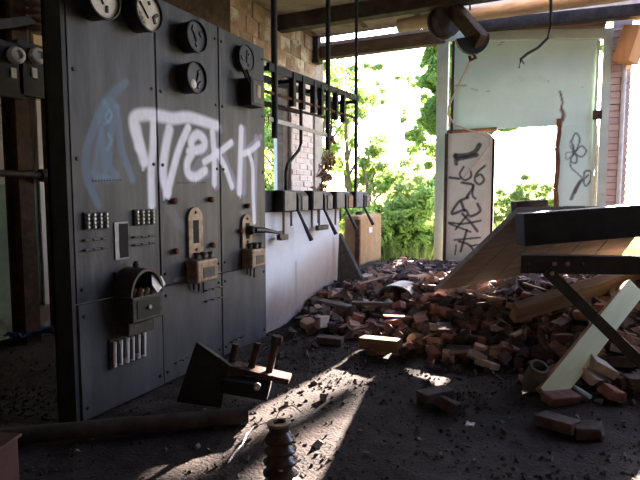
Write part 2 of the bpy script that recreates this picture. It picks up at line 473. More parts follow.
# boarded strips of the ceiling near the bay
for i in range(3):
    x = -3.8 + i * 0.85
    m = MB(); m.span((x, 6.9, 3.735), (x + 0.04 + 0.03 * random.random(), 7.72, 3.75))
    m.build('lath', M['beambrown'], ce)

# ------------------------------------------------------------------ ceiling beams
def beam(name, label, p0, p1, w, h, material, cat='beam', bevel=0.008):
    mm = MB(); mm.bar(p0, p1, w, h)
    o = mm.build(name, material, origin=(Vector(p0) + Vector(p1)) / 2, bevel=bevel)
    return tag(o, label, cat)
beam('ceiling_beam', 'dark ceiling beam crossing above the pipe rack', (-4.0, 6.79, 3.645), (2.0, 6.79, 3.645), 0.16, 0.21, M['beam'])
beam('ceiling_beam', 'black ceiling beam right above the switchboard top', (-4.0, 5.05, 3.64), (2.0, 5.05, 3.64), 0.2, 0.22, M['beam'])
beam('lintel_beam', 'brown lintel beam over the leafy open bay', onY(312, 55, 8.0), onY(446, 37, 8.0), 0.16, 0.19, M['beambrown'])
beam('lintel_beam', 'dark timber beam above the green gate, under the log', onY(470, 27, 7.75), onY(660, 12, 7.75) + Vector((0.4, 0, 0.02)), 0.14, 0.15, M['beam'])
beam('header_plank', 'thin brown plank lying along the gate lintel', onY(476, 27, 7.93), onY(606, 24, 7.93), 0.10, 0.085, M['plankbrown'])
m = MB()
pts = [onY(398, 26, 7.4), onY(450, 17, 7.4), onY(520, 7, 7.4), onY(600, -4, 7.4), onY(720, -22, 7.4)]
m.tube(pts, [0.09, 0.095, 0.1, 0.1, 0.1], 12)
tag(m.build('log', M['log'], origin=pts[2], smooth=True), 'peeled tan log spanning under the ceiling above the gate', 'log')
m = MB(); a = onY(316, 62, 7.9); b_ = onY(316, 33, 7.9)
m.bar(a, b_, 0.13, 0.12); m.box(a, (0.17, 0.16, 0.06))
tag(m.build('beam_bracket', M['beam'], origin=a, bevel=0.01), 'stubby dark bracket under the left end of the lintel beam', 'bracket')

# ------------------------------------------------------------------ graffiti helper: coverage of sprayed strokes on a panel
def seg_dist(px, py, ax, ay, bx, by):
    dx, dy = bx - ax, by - ay; l2 = dx * dx + dy * dy + 1e-9
    t = np.clip(((px - ax) * dx + (py - ay) * dy) / l2, 0, 1)
    return np.hypot(px - ax - t * dx, py - ay - t * dy)
def smooth_poly(pts):
    if len(pts) < 3: return pts
    P = np.array(pts, float); P = np.vstack([2 * P[0] - P[1], P, 2 * P[-1] - P[-2]]); out = []
    for i in range(1, len(P) - 2):
        for t in np.linspace(0, 1, 6, endpoint=False):
            a, b, c, d = P[i - 1], P[i], P[i + 1], P[i + 2]
            out.append(0.5 * (2 * b + (c - a) * t + (2 * a - 5 * b + 4 * c - d) * t * t + (3 * b - a - 3 * c + d) * t ** 3))
    out.append(P[-2]); return [tuple(o) for o in out]
def spray(rgba, U, V, strokes, soft=0.45):
    """strokes: (points, halfwidth, colour, opacity) in surface metres; painted over rgba (n,4)"""
    for pts, w, colr, op in strokes:
        pts = smooth_poly(pts)
        d = np.full(U.shape, 9.0)
        for (a, b) in zip(pts[:-1], pts[1:]):
            d = np.minimum(d, seg_dist(U, V, a[0], a[1], b[0], b[1]))
        al = op * (1 - sstep(w * (1 - soft), w * (1 + soft), d))
        al = al * (0.86 + 0.14 * vnoise(U * 60, V * 25, 5))
        na = al + rgba[:, 3] * (1 - al)
        for k in range(3):
            rgba[:, k] = np.where(na > 1e-4, (colr[k] * al + rgba[:, k] * rgba[:, 3] * (1 - al)) / np.maximum(na, 1e-4), 0)
        rgba[:, 3] = na
    return rgba
def painted_panel(name, material, parent, to3d, normal, u0, u1, v0, v1, step, strokes, thick, warp=None, soft=0.45, cut=None):
    """thin solid panel, front face a fine grid with sprayed paint stored on it"""
    nu = max(2, int((u1 - u0) / step) + 1); nv = max(2, int((v1 - v0) / step) + 1)
    U, V = np.meshgrid(np.linspace(u0, u1, nu), np.linspace(v0, v1, nv), indexing='ij')
    Uf, Vf = U.ravel(), V.ravel()
    Wf = np.zeros_like(Uf) if warp is None else warp(Uf, Vf)
    P = to3d(Uf, Vf, Wf)
    par = np.array(world_loc(parent)) if parent is not None else np.zeros(3)
    P = P - par
    idx = np.arange(nu * nv).reshape(nu, nv)
    q = np.stack([idx[:-1, :-1], idx[1:, :-1], idx[1:, 1:], idx[:-1, 1:]], -1).reshape(-1, 4)
    if cut is not None:
        keep = ~cut(Uf[q].mean(1), Vf[q].mean(1)); q = q[keep]
    me = bpy.data.meshes.new(name); me.from_pydata(P.tolist(), [], q.tolist()); me.materials.append(material)
    ca = me.color_attributes.new('paint', 'FLOAT_COLOR', 'POINT')
    rgba = spray(np.zeros((nu * nv, 4)), Uf, Vf, strokes, soft)
    ca.data.foreach_set('color', rgba.astype(np.float32).ravel())
    o = bpy.data.objects.new(name, me); COL.objects.link(o); o.parent = parent
    n0 = me.polygons[0].normal
    sd = o.modifiers.new('thickness', 'SOLIDIFY'); sd.thickness = thick; sd.offset = -1 if n0.dot(Vector(normal)) > 0 else 1
    return o

# ------------------------------------------------------------------ switchboard
SX = -2.25
SY = [1.84, 2.455, 3.075, 3.685]
SZ0, SZS, SZ1 = 0.03, 0.64, 2.36
sb = thing('switchboard', 'tall black slate electrical switchboard with dials and white graffiti lettering', 'switchboard', (SX, 2.76, 0.03))
def sp(x, y, off=0.0): return onX(x, y, SX + off)
def yz(x, y):
    p = sp(x, y); return (p.y, p.z)
G = lambda u, v: yz(70 + u / 3.2, 70 + v / 3.2)
WHT, LIL, BLU, GRY = (0.86, 0.86, 0.98), (0.40, 0.37, 0.62), (0.10, 0.20, 0.34), (0.05, 0.05, 0.053)
def S(pts, w, c, op): return ([G(*p) for p in pts], w * (1.2 if c is WHT else 1.0), c, op * (0.85 if c is BLU else 1.0))
strokes = [
    # blue tag on the first panel
    S([(180, 38), (140, 75), (105, 120), (72, 195), (50, 270), (55, 350), (90, 430)], 0.022, BLU, 0.55),
    S([(112, 105), (140, 108), (152, 150), (165, 250), (200, 350)], 0.024, BLU, 0.7),
    S([(118, 112), (100, 150), (104, 230), (112, 340)], 0.02, BLU, 0.65),
    S([(112, 105), (130, 130), (128, 160), (112, 172)], 0.012, (0.14, 0.27, 0.42), 0.6),
    S([(150, 120), (132, 200), (126, 300), (150, 340), (100, 345), (70, 330)], 0.022, BLU, 0.6),
    S([(100, 190), (85, 260), (75, 330)], 0.012, BLU, 0.5),
    S([(150, 60), (118, 100), (96, 140), (84, 200), (60, 330)], 0.03, (0.07, 0.11, 0.17), 0.45),
    S([(128, 118), (120, 180), (118, 260), (122, 345)], 0.03, (0.07, 0.13, 0.22), 0.55),
    S([(100, 215), (92, 280), (88, 340), (70, 380)], 0.018, (0.08, 0.14, 0.22), 0.5),
    S([(144, 130), (150, 190), (168, 290)], 0.014, (0.05, 0.09, 0.16), 0.55),
    S([(125, 128), (133, 145), (122, 165), (114, 150), (125, 128)], 0.008, (0.16, 0.30, 0.46), 0.6),
    S([(122, 205), (132, 225), (120, 255)], 0.008, (0.16, 0.30, 0.46), 0.5),
    # lilac shadow strokes
    S([(470, 210), (468, 370)], 0.034, LIL, 0.35), S([(595, 215), (590, 480)], 0.026, LIL, 0.45),
    S([(556, 190), (556, 390)], 0.032, LIL, 0.45), S([(520, 235), (490, 262), (530, 370)], 0.03, LIL, 0.35),
    S([(610, 215), (560, 262)], 0.025, LIL, 0.45), S([(400, 160), (480, 190)], 0.03, LIL, 0.3),
    S([(425, 215), (440, 250), (390, 345), (440, 330)], 0.035, LIL, 0.25),
    # first letter: looped bar and stem
    S([(238, 292), (222, 235), (206, 185), (210, 150), (262, 143), (330, 155), (385, 152), (470, 178)], 0.030, WHT, 0.97),
    S([(222, 245), (212, 185)], 0.030, WHT, 0.9),
    S([(268, 165), (266, 240), (260, 330), (262, 432)], 0.024, WHT, 0.95),
    # second letter
    S([(318, 190), (306, 250), (298, 330), (312, 395)], 0.028, WHT, 0.95),
    S([(312, 395), (330, 320), (350, 250), (378, 185)], 0.024, WHT, 0.95),
    # third letter, round with a hooked tail
    S([(382, 262), (424, 250), (430, 225), (408, 206), (388, 228), (392, 262), (376, 295), (378, 330), (402, 342), (432, 322)], 0.026, WHT, 0.95),
    # fourth
    S([(456, 200), (462, 280), (462, 362)], 0.024, WHT, 0.92),
    S([(516, 232), (480, 262), (430, 294)], 0.020, WHT, 0.92),
    S([(470, 262), (496, 310), (518, 372)], 0.022, WHT, 0.9),
    # fifth
    S([(548, 188), (545, 290), (542, 390)], 0.026, WHT, 0.9),
    S([(604, 236), (578, 258), (556, 268)], 0.020, WHT, 0.85), S([(572, 262), (584, 310), (586, 400), (590, 485)], 0.019, WHT, 0.85),
]
# drips below the letters, wiped smears near the escutcheons
for (u, v, l, op) in [(232, 292, 28, .5), (262, 430, 22, .7), (300, 392, 22, .5), (316, 395, 18, .6), (462, 360, 18, .5), (402, 342, 14, .4), (545, 388, 20, .5), (236, 300, 20, .35)]:
    strokes.append(S([(u, v), (u + 0.5, v + l)], 0.007, WHT, op))
smear = [([yz(226, 212), yz(240, 196), yz(236, 222), yz(228, 230)], 0.03, (0.02, 0.02, 0.022), 0.6),
         ([yz(168, 205), yz(178, 222), yz(190, 232)], 0.035, (0.14, 0.14, 0.145), 0.35),
         ([yz(175, 280), yz(190, 277), yz(220, 272)], 0.012, (0.3, 0.3, 0.3), 0.35)]
strokes = smear + strokes

def t3(U, V, W): return np.stack([SX + W, U, V], -1)
panels = []
for i in range(3):
    for lo in (0, 1):
        g = 0.008
        y0, y1 = SY[i] + g, SY[i + 1] - g
        z0, z1 = (SZ0, SZS - 0.004) if lo else (SZS + 0.004, SZ1)
        st = [] if lo else strokes
        off = 0.008 if (lo and i == 0) else 0.0
        pn = painted_panel('panel', M['slate_low'] if lo else M['slate'], sb, lambda U, V, W, o=off: np.stack([SX + o + W, U, V], -1), (1, 0, 0), y0, y1, z0, z1,
                           0.03 if lo else 0.0065, st, 0.03)
        panels.append(pn)
        # bolts near the edges
        zs_ = [z0 + 0.06, z1 - 0.06] if lo else [z0 + 0.07, (z0 + z1) / 2 - 0.12, (z0 + z1) / 2 + 0.32, z1 - 0.09]
        for zz in zs_:
            for yy in (y0 + 0.03, y1 - 0.03):
                mm = MB(); mm.lathe([(0.011, 0), (0.011, 0.004), (0.007, 0.008)], (SX + off, yy, zz), (1, 0, 0), 8)
                mm.build('bolt', M['black'], pn)
    # seams between panels
    if i:
        mm = MB(); mm.span((SX - 0.04, SY[i] - 0.006, SZ0), (SX - 0.018, SY[i] + 0.006, SZ1)); mm.build('joint_strip', M['hole'], sb)
# steel frame behind: end channel and back uprights
mm = MB()
mm.span((SX - 0.135, 1.815, 0.0), (SX - 0.0, 1.838, 2.44))
mm.span((SX - 0.135, 1.815, 0.0), (SX - 0.12, 1.90, 2.44))
mm.build('end_channel', M['blacksteel'], sb)
mm = MB(); mm.span((SX - 0.12, 3.672, 0.0), (SX - 0.034, 3.69, 2.36)); mm.build('end_channel', M['blacksteel'], sb)
mm = MB(); mm.span((SX - 0.12, 1.84, 2.30), (SX - 0.04, 3.67, 2.36)); mm.build('top_rail', M['blacksteel'], sb)
mm = MB(); mm.span((SX - 0.12, 1.84, 0.0), (SX - 0.04, 3.67, 0.06)); mm.build('bottom_rail', M['blacksteel'], sb)

def meter(x, y, r, dialm, depth=0.085, tilt=0, broken=True):
    c = sp(x, y)
    mm = MB(); mm.lathe([(r * 0.92, 0), (r * 0.95, depth * 0.8), (r * 1.0, depth * 0.82), (r * 1.0, depth), (r * 0.93, depth * 1.02), (r * 0.92, depth * 0.8)], c, (1, 0, 0), 28)
    cs = mm.build('meter_case', M['black'], sb, smooth=True)
    mm = MB(); mm.lathe([(r * 0.93, depth * 0.80), (r * 0.93, depth * 0.86)], c, (1, 0, 0), 28)
    mm.build('dial', dialm, cs)
    mm = MB(); a = random.uniform(0.4, 2.4)
    p = c + Vector((depth * 0.9, 0, -r * 0.3))
    mm.bar(p, p + Vector((0, math.cos(a), math.sin(a))) * r * 0.9, 0.006, 0.006)
    mm.build('needle', M['hole'], cs)
    for k in range(3):
        t = random.uniform(0, 6.28); q = c + Vector((depth * 0.88, math.cos(t) * r * 0.55, math.sin(t) * r * 0.5))
        mm = MB(); mm.box(q, (0.012, r * random.uniform(.15, .4), r * random.uniform(.1, .25)), Euler((random.uniform(0, 3), 0, 0)).to_matrix())
        mm.build('clockwork_piece', M['darkmetal'], cs, bevel=0.002)
    return cs
meter(89, 1, 0.105, M['dial'], 0.11); meter(135, 15, 0.105, M['dial'], 0.11)
meter(185, 38.5, 0.10, M['dialdark'], 0.10); mm4 = meter(185, 79, 0.10, M['dialdark'], 0.10)
p = sp(192, 84, 0.075); mm = MB(); mm.lathe([(0.03, 0), (0.028, 0.015), (0.012, 0.02)], p, (1, 0, 0), 10); mm.build('cog', M['porcelain'], mm4)
m5 = meter(241.5, 59, 0.10, M['dialdark'], depth=0.05)
for k, (dy, dz, an) in enumerate([(-0.02, -0.06, 0.3), (0.02, -0.08, 0.2), (0.05, -0.07, 0.1)]):
    c = sp(243, 58, 0.07) + Vector((0, dy, dz)); mm = MB(); mm.bar(c, c + Vector((0.03, 0.03 * an, -0.09)), 0.012, 0.012)
    mm.build('wire_end', M['black'], m5)
# square instrument on the third panel
c = sp(245, 94)
mm = MB(); mm.box(c + Vector((0.055, 0, 0)), (0.11, 0.17, 0.20)); q = mm.build('instrument_box', M['black'], sb, bevel=0.008)
mm = MB(); mm.box(c + Vector((0.112, 0.005, 0)), (0.006, 0.14, 0.16)); mm.build('cover_plate', M['darkmetal'], q, bevel=0.002)
mm = MB(); mm.box(c + Vector((0.117, 0.01, 0.01)), (0.004, 0.05, 0.09)); mm.build('name_label', M['brass'], q)
# terminal stud blocks on first panel
def stud_block(x0, y0, x1, y1, nx, nz, r=0.0095, material=None):
    a = sp(x0, y0); b = sp(x1, y1)
    mid = (a + b) / 2
    mm = MB(); mm.box(mid + Vector((0.006, 0, 0)), (0.012, abs(b.y - a.y) + 0.03, abs(a.z - b.z) + 0.03))
    blk = mm.build('terminal_block', M['black'], sb, bevel=0.003)
    for i in range(nx):
        for j in range(nz):
            yy = a.y + (b.y - a.y) * i / max(1, nx - 1); zz = a.z + (b.z - a.z) * j / max(1, nz - 1)
            mm = MB(); mm.lathe([(r, 0), (r, 0.014), (r * 0.6, 0.018)], (SX + 0.012, yy, zz), (1, 0, 0), 8)
            mm.build('stud', material or M['steel'], blk)
stud_block(85, 215, 104, 226, 4, 4); stud_block(134.5, 212, 150.5, 222, 4, 4)
def link_row(x0, y0, x1, y1, n, rows):
    a = sp(x0, y0); b = sp(x1, y1)
    for j in range(rows):
        for i in range(n):
            yy = a.y + (b.y - a.y) * i / (n - 1); zz = a.z + (b.z - a.z) * j / max(1, rows - 1)
            mm = MB(); c = Vector((SX, yy, zz)); w = abs(b.y - a.y) / (n - 1) * 0.36
            mm.tube([c + Vector((0, -w, 0)), c + Vector((0.018, -w, 0)), c + Vector((0.018, w, 0)), c + Vector((0, w, 0))], 0.006, 6)
            mm.build('link_clip', M['darkmetal'], sb)
link_row(86, 240, 103, 248, 3, 2); link_row(135, 237, 150, 243, 3, 2); link_row(207, 290, 220, 297, 3, 2)
link_row(177, 362, 184, 358, 2, 1); link_row(232, 341, 241, 336, 3, 1)
# pin hole rows
for (x0, y0, x1, y1, n) in [(93, 181, 121, 180, 11), (178, 183, 205, 182.5, 11)]:
    a = sp(x0, y0); b = sp(x1, y1); mm = MB()
    for i in range(n):
        mm.lathe([(0.005, 0), (0.004, 0.002)], a.lerp(b, i / (n - 1)), (1, 0, 0), 6)
    mm.build('pin_holes', M['hole'], sb)
# slot with bright plate
a, b = sp(115, 224), sp(126, 257)
mm = MB(); mm.span((SX, a.y - 0.01, b.z - 0.01), (SX + 0.006, b.y + 0.02, a.z + 0.01)); q = mm.build('slot_plate', M['grey'], sb, bevel=0.002)
mm = MB(); mm.span((SX + 0.005, a.y + 0.022, b.z), (SX + 0.008, b.y + 0.015, a.z)); mm.build('slot', M['hole'], q)
# arched relay hood on the first panel
c = sp(128, 292)
R_ = 0.125
mm = MB(); n = 18
prof = [(math.cos(math.pi * k / n), math.sin(math.pi * k / n)) for k in range(n + 1)]
for (r0, r1) in [(R_, R_ - 0.014)]:
    vs, fs = [], []
    for d_ in (0.0, 0.15):
        for r in (r0, r1):
            for (a_, b_) in prof: vs.append(c + Vector((d_, a_ * r, b_ * r * 1.15)))
    k1 = n + 1
    for i in range(n):
        fs += [(i, i + 1, 2 * k1 + i + 1, 2 * k1 + i), (k1 + i, 3 * k1 + i, 3 * k1 + i + 1, k1 + i + 1), (2 * k1 + i, 2 * k1 + i + 1, 3 * k1 + i + 1, 3 * k1 + i)]
    mm.add(vs, fs)
rel = mm.build('relay_hood', M['darkmetal'], sb)
mm = MB(); mm.box(c + Vector((0.01, 0, 0.05)), (0.02, 0.2, 0.15)); mm.build('relay_back', M['hole'], rel)
mm = MB(); mm.prism([c + Vector((0.16, 0.02, 0.05)), c + Vector((0.12, 0.06, 0.10)), c + Vector((0.11, 0.15, 0.075)), c + Vector((0.13, 0.16, 0.03)), c + Vector((0.17, 0.05, 0.0))], (0.003, 0, 0.002)); mm.build('torn_paper', M['paper'], rel)
mm = MB(); mm.box(c + Vector((0.075, 0, -0.075)), (0.15, 0.23, 0.14)); rbx = mm.build('relay_box', M['darkmetal'], sb, bevel=0.006)
mm = MB(); mm.box(c + Vector((0.152, 0.0, -0.075)), (0.004, 0.17, 0.10)); mm.build('cover_plate', M['slate_low'], rbx)
mm = MB(); mm.lathe([(0.014, 0), (0.012, 0.01)], c + Vector((0.155, 0.0, -0.07)), (1, 0, 0), 10); mm.build('screw', M['steel'], rbx)
mm = MB(); mm.box(c + Vector((0.05, 0.0, -0.19)), (0.10, 0.2, 0.07)); mm.build('relay_foot', M['darkmetal'], sb, bevel=0.005)
for k in range(7):
    mm = MB(); mm.lathe([(0.012, 0), (0.012, 0.035), (0.006, 0.045)], c + Vector((0.10 + 0.03 * (k % 2), -0.06 + k * 0.022, -0.005)), (0.4, 0, 1), 8); mm.build('stud', M['brass'], rel)
mm = MB(); mm.lathe([(0.02, 0), (0.02, 0.02), (0.01, 0.035)], c + Vector((0.05, 0.02, R_ * 1.15)), (0, 0, 1), 10); mm.build('cap_nut', M['darkmetal'], rel)
# porcelain fuse strip
a, b = sp(107, 364), sp(143, 335); mid = (sp(107, 350) + sp(143, 347)) / 2; mid.z = (sp(107, 351).z + sp(143, 346).z) / 2
wd = sp(143, 347).y - sp(107, 350).y
mm = MB(); mm.box(mid + Vector((0.012, 0, 0)), (0.024, wd, 0.165)); fz = mm.build('fuse_strip', M['darkmetal'], sb, bevel=0.004)
for k in range(6):
    yy = mid.y - wd / 2 + wd * (k + 0.5) / 6
    mm = MB(); mm.tube([(SX + 0.03, yy, mid.z - 0.07), (SX + 0.036, yy, mid.z + 0.07)], 0.0105 if k != 2 else 0.014, 8)
    mm.build('fuse', M['porcelain'], fz, smooth=True)
for k in range(5):
    yy = mid.y - wd / 2 + wd * (k + 1) / 6
    mm = MB(); mm.box((SX + 0.035, yy, mid.z + 0.02 * (k % 2)), (0.02, 0.018, 0.11)); mm.build('fuse_clip', M['hole'], fz)
# knobs
for (x, y) in [(172.5, 201), (209.5, 199.5), (174.5, 251), (211, 245), (246, 206), (239.5, 231)]:
    mm = MB(); mm.lathe([(0.017, 0), (0.02, 0.01), (0.02, 0.03), (0.012, 0.036)], sp(x, y), (1, 0, 0), 10); mm.build('knob', M['rust'], sb, smooth=True)
# arched escutcheons with slots
def escutcheon(x, ytop, ybot, w):
    a = sp(x, ytop); b = sp(x, ybot); r = w / 2
    poly = [Vector((SX, a.y - r, b.z)), Vector((SX, a.y + r, b.z))] + [Vector((SX, a.y + r * math.cos(t), a.z - r + r * math.sin(t))) for t in np.linspace(0, math.pi, 12)]
    mm = MB(); mm.prism(poly, (0.018, 0, 0)); e = mm.build('escutcheon', M['brass'], sb, bevel=0.003)
    h = a.z - b.z
    mm = MB(); mm.span((SX + 0.017, a.y - r * 0.38, b.z + h * 0.28), (SX + 0.0195, a.y + r * 0.38, a.z - h * 0.26)); mm.build('slot', M['hole'], e)
    for zz in (a.z - 0.035, b.z + 0.05):
        mm = MB(); mm.lathe([(0.012, 0), (0.008, 0.006)], (SX + 0.018, a.y, zz), (1, 0, 0), 8); mm.build('screw', M['rustdark'], e)
    return e
escutcheon(193.5, 207, 257, 0.15); escutcheon(245.5, 214, 248, 0.14)
for (x, y, w, h, d) in [(199, 269, 0.22, 0.15, 0.10), (250.5, 257, 0.20, 0.145, 0.10)]:
    c = sp(x, y); c.y -= 0.03
    mm = MB(); mm.box(c + Vector((d / 2, 0, 0)), (d, w, h)); bx_ = mm.build('switch_box', M['brass'], sb, bevel=0.014)
    mm = MB(); mm.box(c + Vector((d + 0.001, 0.01, -0.01)), (0.004, w * 0.55, h * 0.45)); mm.build('name_label', M['darkmetal'], bx_)
    for k in range(4):
        mm = MB(); mm.lathe([(0.012, 0), (0.012, 0.025), (0.018, 0.027), (0.018, 0.042)], c + Vector((0.03 + 0.03 * (k % 2), -0.03 + 0.035 * k, h / 2)), (0, 0, 1), 8); mm.build('stud', M['rustdark'], bx_)
    for k in range(3):
        mm = MB(); p0 = c + Vector((0.02, -0.05 + 0.05 * k, -h / 2)); mm.tube([p0, p0 + Vector((0, 0, -0.05 - 0.02 * k))], 0.008, 6); mm.build('wire_end', M['darkmetal'], bx_)
# lever on the third panel reaching over to the white wall
a = sp(250, 230, 0.03); b = at(275, 233, 4.15)
mm = MB(); mm.lathe([(0.03, -0.03), (0.035, 0.0), (0.035, 0.05), (0.02, 0.07)], a - Vector((0.03, 0, 0)), (1, 0, 0), 12)
lv = mm.build('lever_hub', M['black'], sb, smooth=True)
mm = MB(); mm.tube([a + Vector((0.03, 0.02, 0)), a + Vector((0.05, 0.15, -0.01)), a + Vector((0.05, 0.36, -0.045))], [0.026, 0.02, 0.011], 8); mm.build('lever_rod', M['black'], lv, smooth=True)
mm = MB(); mm.box(a + Vector((0.05, 0.38, -0.06)), (0.02, 0.05, 0.06)); mm.build('lever_eye', M['black'], lv, bevel=0.005)

# ------------------------------------------------------------------ low white wall and the row of switch boxes on it
WWX = -2.37
m = MB(); m.span((WWX - 0.2, 3.72, -0.05), (WWX, 5.46, 1.235))
struct(m.build('wall_low', M['whitewall'], bevel=0.01), 'low whitewashed partition wall under the switch boxes')
ww = bpy.data.objects['wall_low']
DRT = (0.25, 0.165, 0.115)
wst = [([(3.7, 0.12), (4.3, 0.16), (5.0, 0.3), (5.5, 0.38)], 0.24, DRT, 0.92), ([(4.55, 0.35), (5.0, 0.5), (5.4, 0.55)], 0.16, (0.42, 0.32, 0.25), 0.55),
       ([(4.42, 0.0), (4.42, 0.55)], 0.02, (0.25, 0.2, 0.18), 0.6), ([(3.9, 0.0), (4.0, 0.25)], 0.12, (0.2, 0.16, 0.14), 0.5),
       ([(4.2, 0.95), (4.25, 0.8)], 0.03, (0.4, 0.38, 0.38), 0.5), ([(4.75, 0.95), (4.78, 0.78)], 0.03, (0.45, 0.4, 0.38), 0.5)]
M['whiteface'] = mat('white_plaster_face', (0.68, 0.68, 0.71), (0.80, 0.80, 0.83), 0.9, scale=3.0, c3=(0.58, 0.56, 0.56), c3w=0.58, bump=0.3, bscale=20, paint=True)
painted_panel('plaster_face', M['whiteface'], ww, lambda U, V, W: np.stack([WWX + 0.006 + W, U, V], -1), (1, 0, 0), 3.725, 5.455, 0.0, 1.228, 0.02, wst, 0.006, soft=0.95)
m = MB(); m.span((WWX - 0.05, 3.74, 1.05), (WWX + 0.018, 6.2, 1.24)); 
tag(m.build('mounting_channel', M['blacksteel'], origin=(WWX, 5, 1.05), bevel=0.004), 'dark steel channel along the white wall carrying the switch boxes', 'channel')

pos_names = ['nearest the switchboard', 'second from the switchboard', 'third from the switchboard', 'farthest out over the orange tank']
fr = [M['boxgrey'], M['boxgrey'], M['boxgrey'], M['boxblue']]
for i in range(4):
    yb = 3.985 + 0.565 * i
    z0, z1 = 1.05, 1.243
    t = thing('switch_unit', 'dark boxy switch with a lever, on the white wall, ' + pos_names[i], 'switch', (WWX + 0.02, yb, z0), 'switch units along the white wall')
    mm = MB(); mm.span((WWX + 0.018, yb, z0), (SX - 0.004, yb + 0.235, z1)); bd = mm.build('body', M['black'], t, bevel=0.012)
    mm = MB(); mm.span((SX - 0.006, yb + 0.012, z0 + 0.01), (SX + 0.006, yb + 0.225, z1 - 0.012)); mm.build('front_plate', fr[i], bd, bevel=0.004)
    # rounded arch half beside it
    ya, yb2 = yb + 0.26, yb + 0.45
    r = 0.09; poly = []
    X1 = SX + 0.01
    for th in np.linspace(0, math.pi / 2, 7): poly.append(Vector((X1 - 0.08 + 0.08 * math.sin(th), ya, z1 - 0.07 + 0.07 * math.cos(th))))
    poly += [Vector((X1, ya, z0)), Vector((WWX + 0.018, ya, z0)), Vector((WWX + 0.018, ya, z1))]
    mm = MB(); mm.prism(poly, (0, yb2 - ya, 0)); ar = mm.build('arc_hood', M['black'], t, bevel=0.004)
    mm = MB(); mm.span((X1 - 0.004, ya + 0.06, z0 + 0.01), (X1 + 0.008, yb2 - 0.01, z1 - 0.05)); mm.build('front_plate', M['boxrust'] if i == 2 else M['boxgrey'], ar, bevel=0.004)
    # hanging lever handle
    p0 = Vector((X1 - 0.03, ya + 0.02, z0 + 0.03)); p1 = p0 + Vector((0.10, 0.10, -0.30 + 0.02 * i))
    mm = MB(); mm.tube([p0, p0.lerp(p1, 0.4), p1], [0.013, 0.014, 0.022], 8); mm.build('lever', M['black'], t, smooth=True)
    if i in (0, 1, 2):
        x = SX - 0.03
        mm = MB(); mm.bar((x, yb + 0.05, z0), (x, yb + 0.05, z0 - (0.21 if i == 0 else 0.17)), 0.022, 0.012); mm.build('pull_rod', M['rust'] if i != 1 else M['black'], t)
        mm = MB(); mm.bar((x, yb + 0.19, z0), (x, yb + 0.19, z0 - 0.13), 0.02, 0.012); mm.build('pull_rod', M['rustdark'], t)
    if i == 0:
        mm = MB(); mm.box((x, yb + 0.03, z0 - 0.22), (0.05, 0.13, 0.05)); mm.build('rod_foot', M['darkmetal'], t, bevel=0.004)
    if i == 1:
        mm = MB(); mm.box((x, ya + 0.02, z0 - 0.18), (0.04, 0.24, 0.05)); mm.build('rod_foot', M['darkmetal'], t, bevel=0.004)
        mm = MB(); mm.bar((x, ya - 0.05, z0), (x, ya - 0.05, z0 - 0.17), 0.02, 0.012); mm.build('pull_rod', M['black'], t)

# ------------------------------------------------------------------ pipe rack above the white wall
def pipe(name, label, pts, r, material, cat='pipe', n=8):
    mm = MB(); mm.tube(pts, r, n)
    return tag(mm.build(name, material, origin=pts[-1], smooth=True), label, cat)
rk = thing('busbar_rack', 'black steel busbar rack hung on vertical pipes above the white wall', 'rack', (SX, 4.75, 1.24))
for k, (x, yb) in enumerate([(274, 138), (328, 150), (356.5, 190)]):
    t_ = onX(x, 10, SX); b_ = onX(x, yb, SX)
    mm = MB(); mm.tube([(SX, t_.y, 3.75), (SX, t_.y, b_.z)], [0.028, 0.025, 0.019][k], 10); mm.build('upright_pipe', M['blacksteel'], rk, smooth=True)
for dx in (0.0, -0.3):
    mm = MB(); mm.bar((SX + dx, 3.74, 2.235), (SX + dx, 5.72, 2.30), 0.03, 0.062); mm.build('top_rail', M['blacksteel'], rk)
    mm = MB(); mm.tube([(SX + dx, 3.70, 2.03), (SX + dx, 5.6, 2.075)], 0.013, 8); mm.build('bus_pipe', M['rust'] if dx == 0 else M['rustdark'], rk, smooth=True)
mm = MB(); mm.tube([(SX - 0.15, 3.70, 1.96), (SX - 0.15, 4.6, 1.99)], 0.012, 8); mm.build('bus_pipe', M['rustdark'], rk, smooth=True)
mm = MB(); mm.bar((SX, 3.74, 1.82), (SX, 4.92, 1.80), 0.012, 0.035); mm.build('flat_bar', M['grey'], rk)
for x in (292.6, 302, 313.5, 320.5, 335.5, 343):
    yy = onX(x, 100, SX).y
    mm = MB(); mm.bar((SX, yy, 2.27), (SX, yy, 1.98), 0.045, 0.05); h_ = mm.build('hanger', M['black'], rk)
    mm = MB(); mm.lathe([(0.02, -0.03), (0.03, -0.02), (0.02, -0.005), (0.03, 0.005), (0.02, 0.03)], (SX, yy, 2.05), (0, 1, 0), 10); mm.build('insulator', M['rustdark'], h_, smooth=True)
for yy in (3.86, 4.4, 4.9, 5.66):
    mm = MB(); mm.bar((SX, yy, 2.255), (SX - 0.3, yy, 2.255), 0.03, 0.035); mm.build('cross_bar', M['blacksteel'], rk)
mm = MB(); mm.bar((SX, 5.68, 2.3), (SX, 5.68, 1.24), 0.03, 0.03); mm.build('end_post', M['black'], rk)
pts = [onX(301, 90, SX - 0.05), onX(301, 143, SX - 0.05), onX(299, 150, SX - 0.05), onX(288, 164, SX - 0.05), onX(286, 171, SX - 0.05), onX(286, 190, SX - 0.05)]
pts = [Vector(p) for p in pts]; pts[-1].z = 1.24
pipe('conduit', 'bent dark conduit dropping from the busbar rack to the white wall', pts, 0.016, M['blacksteel'])
# grey post in the window opening
m = MB(); a = onX(290, 190, WX + 0.05); m.span((WX - 0.12, a.y - 0.09, 1.05), (WX - 0.02, a.y + 0.12, 3.08))
tag(m.build('window_post', M['beambrown'], origin=(WX, a.y, 1.05), bevel=0.006), 'weathered grey post standing in the side window opening', 'post')
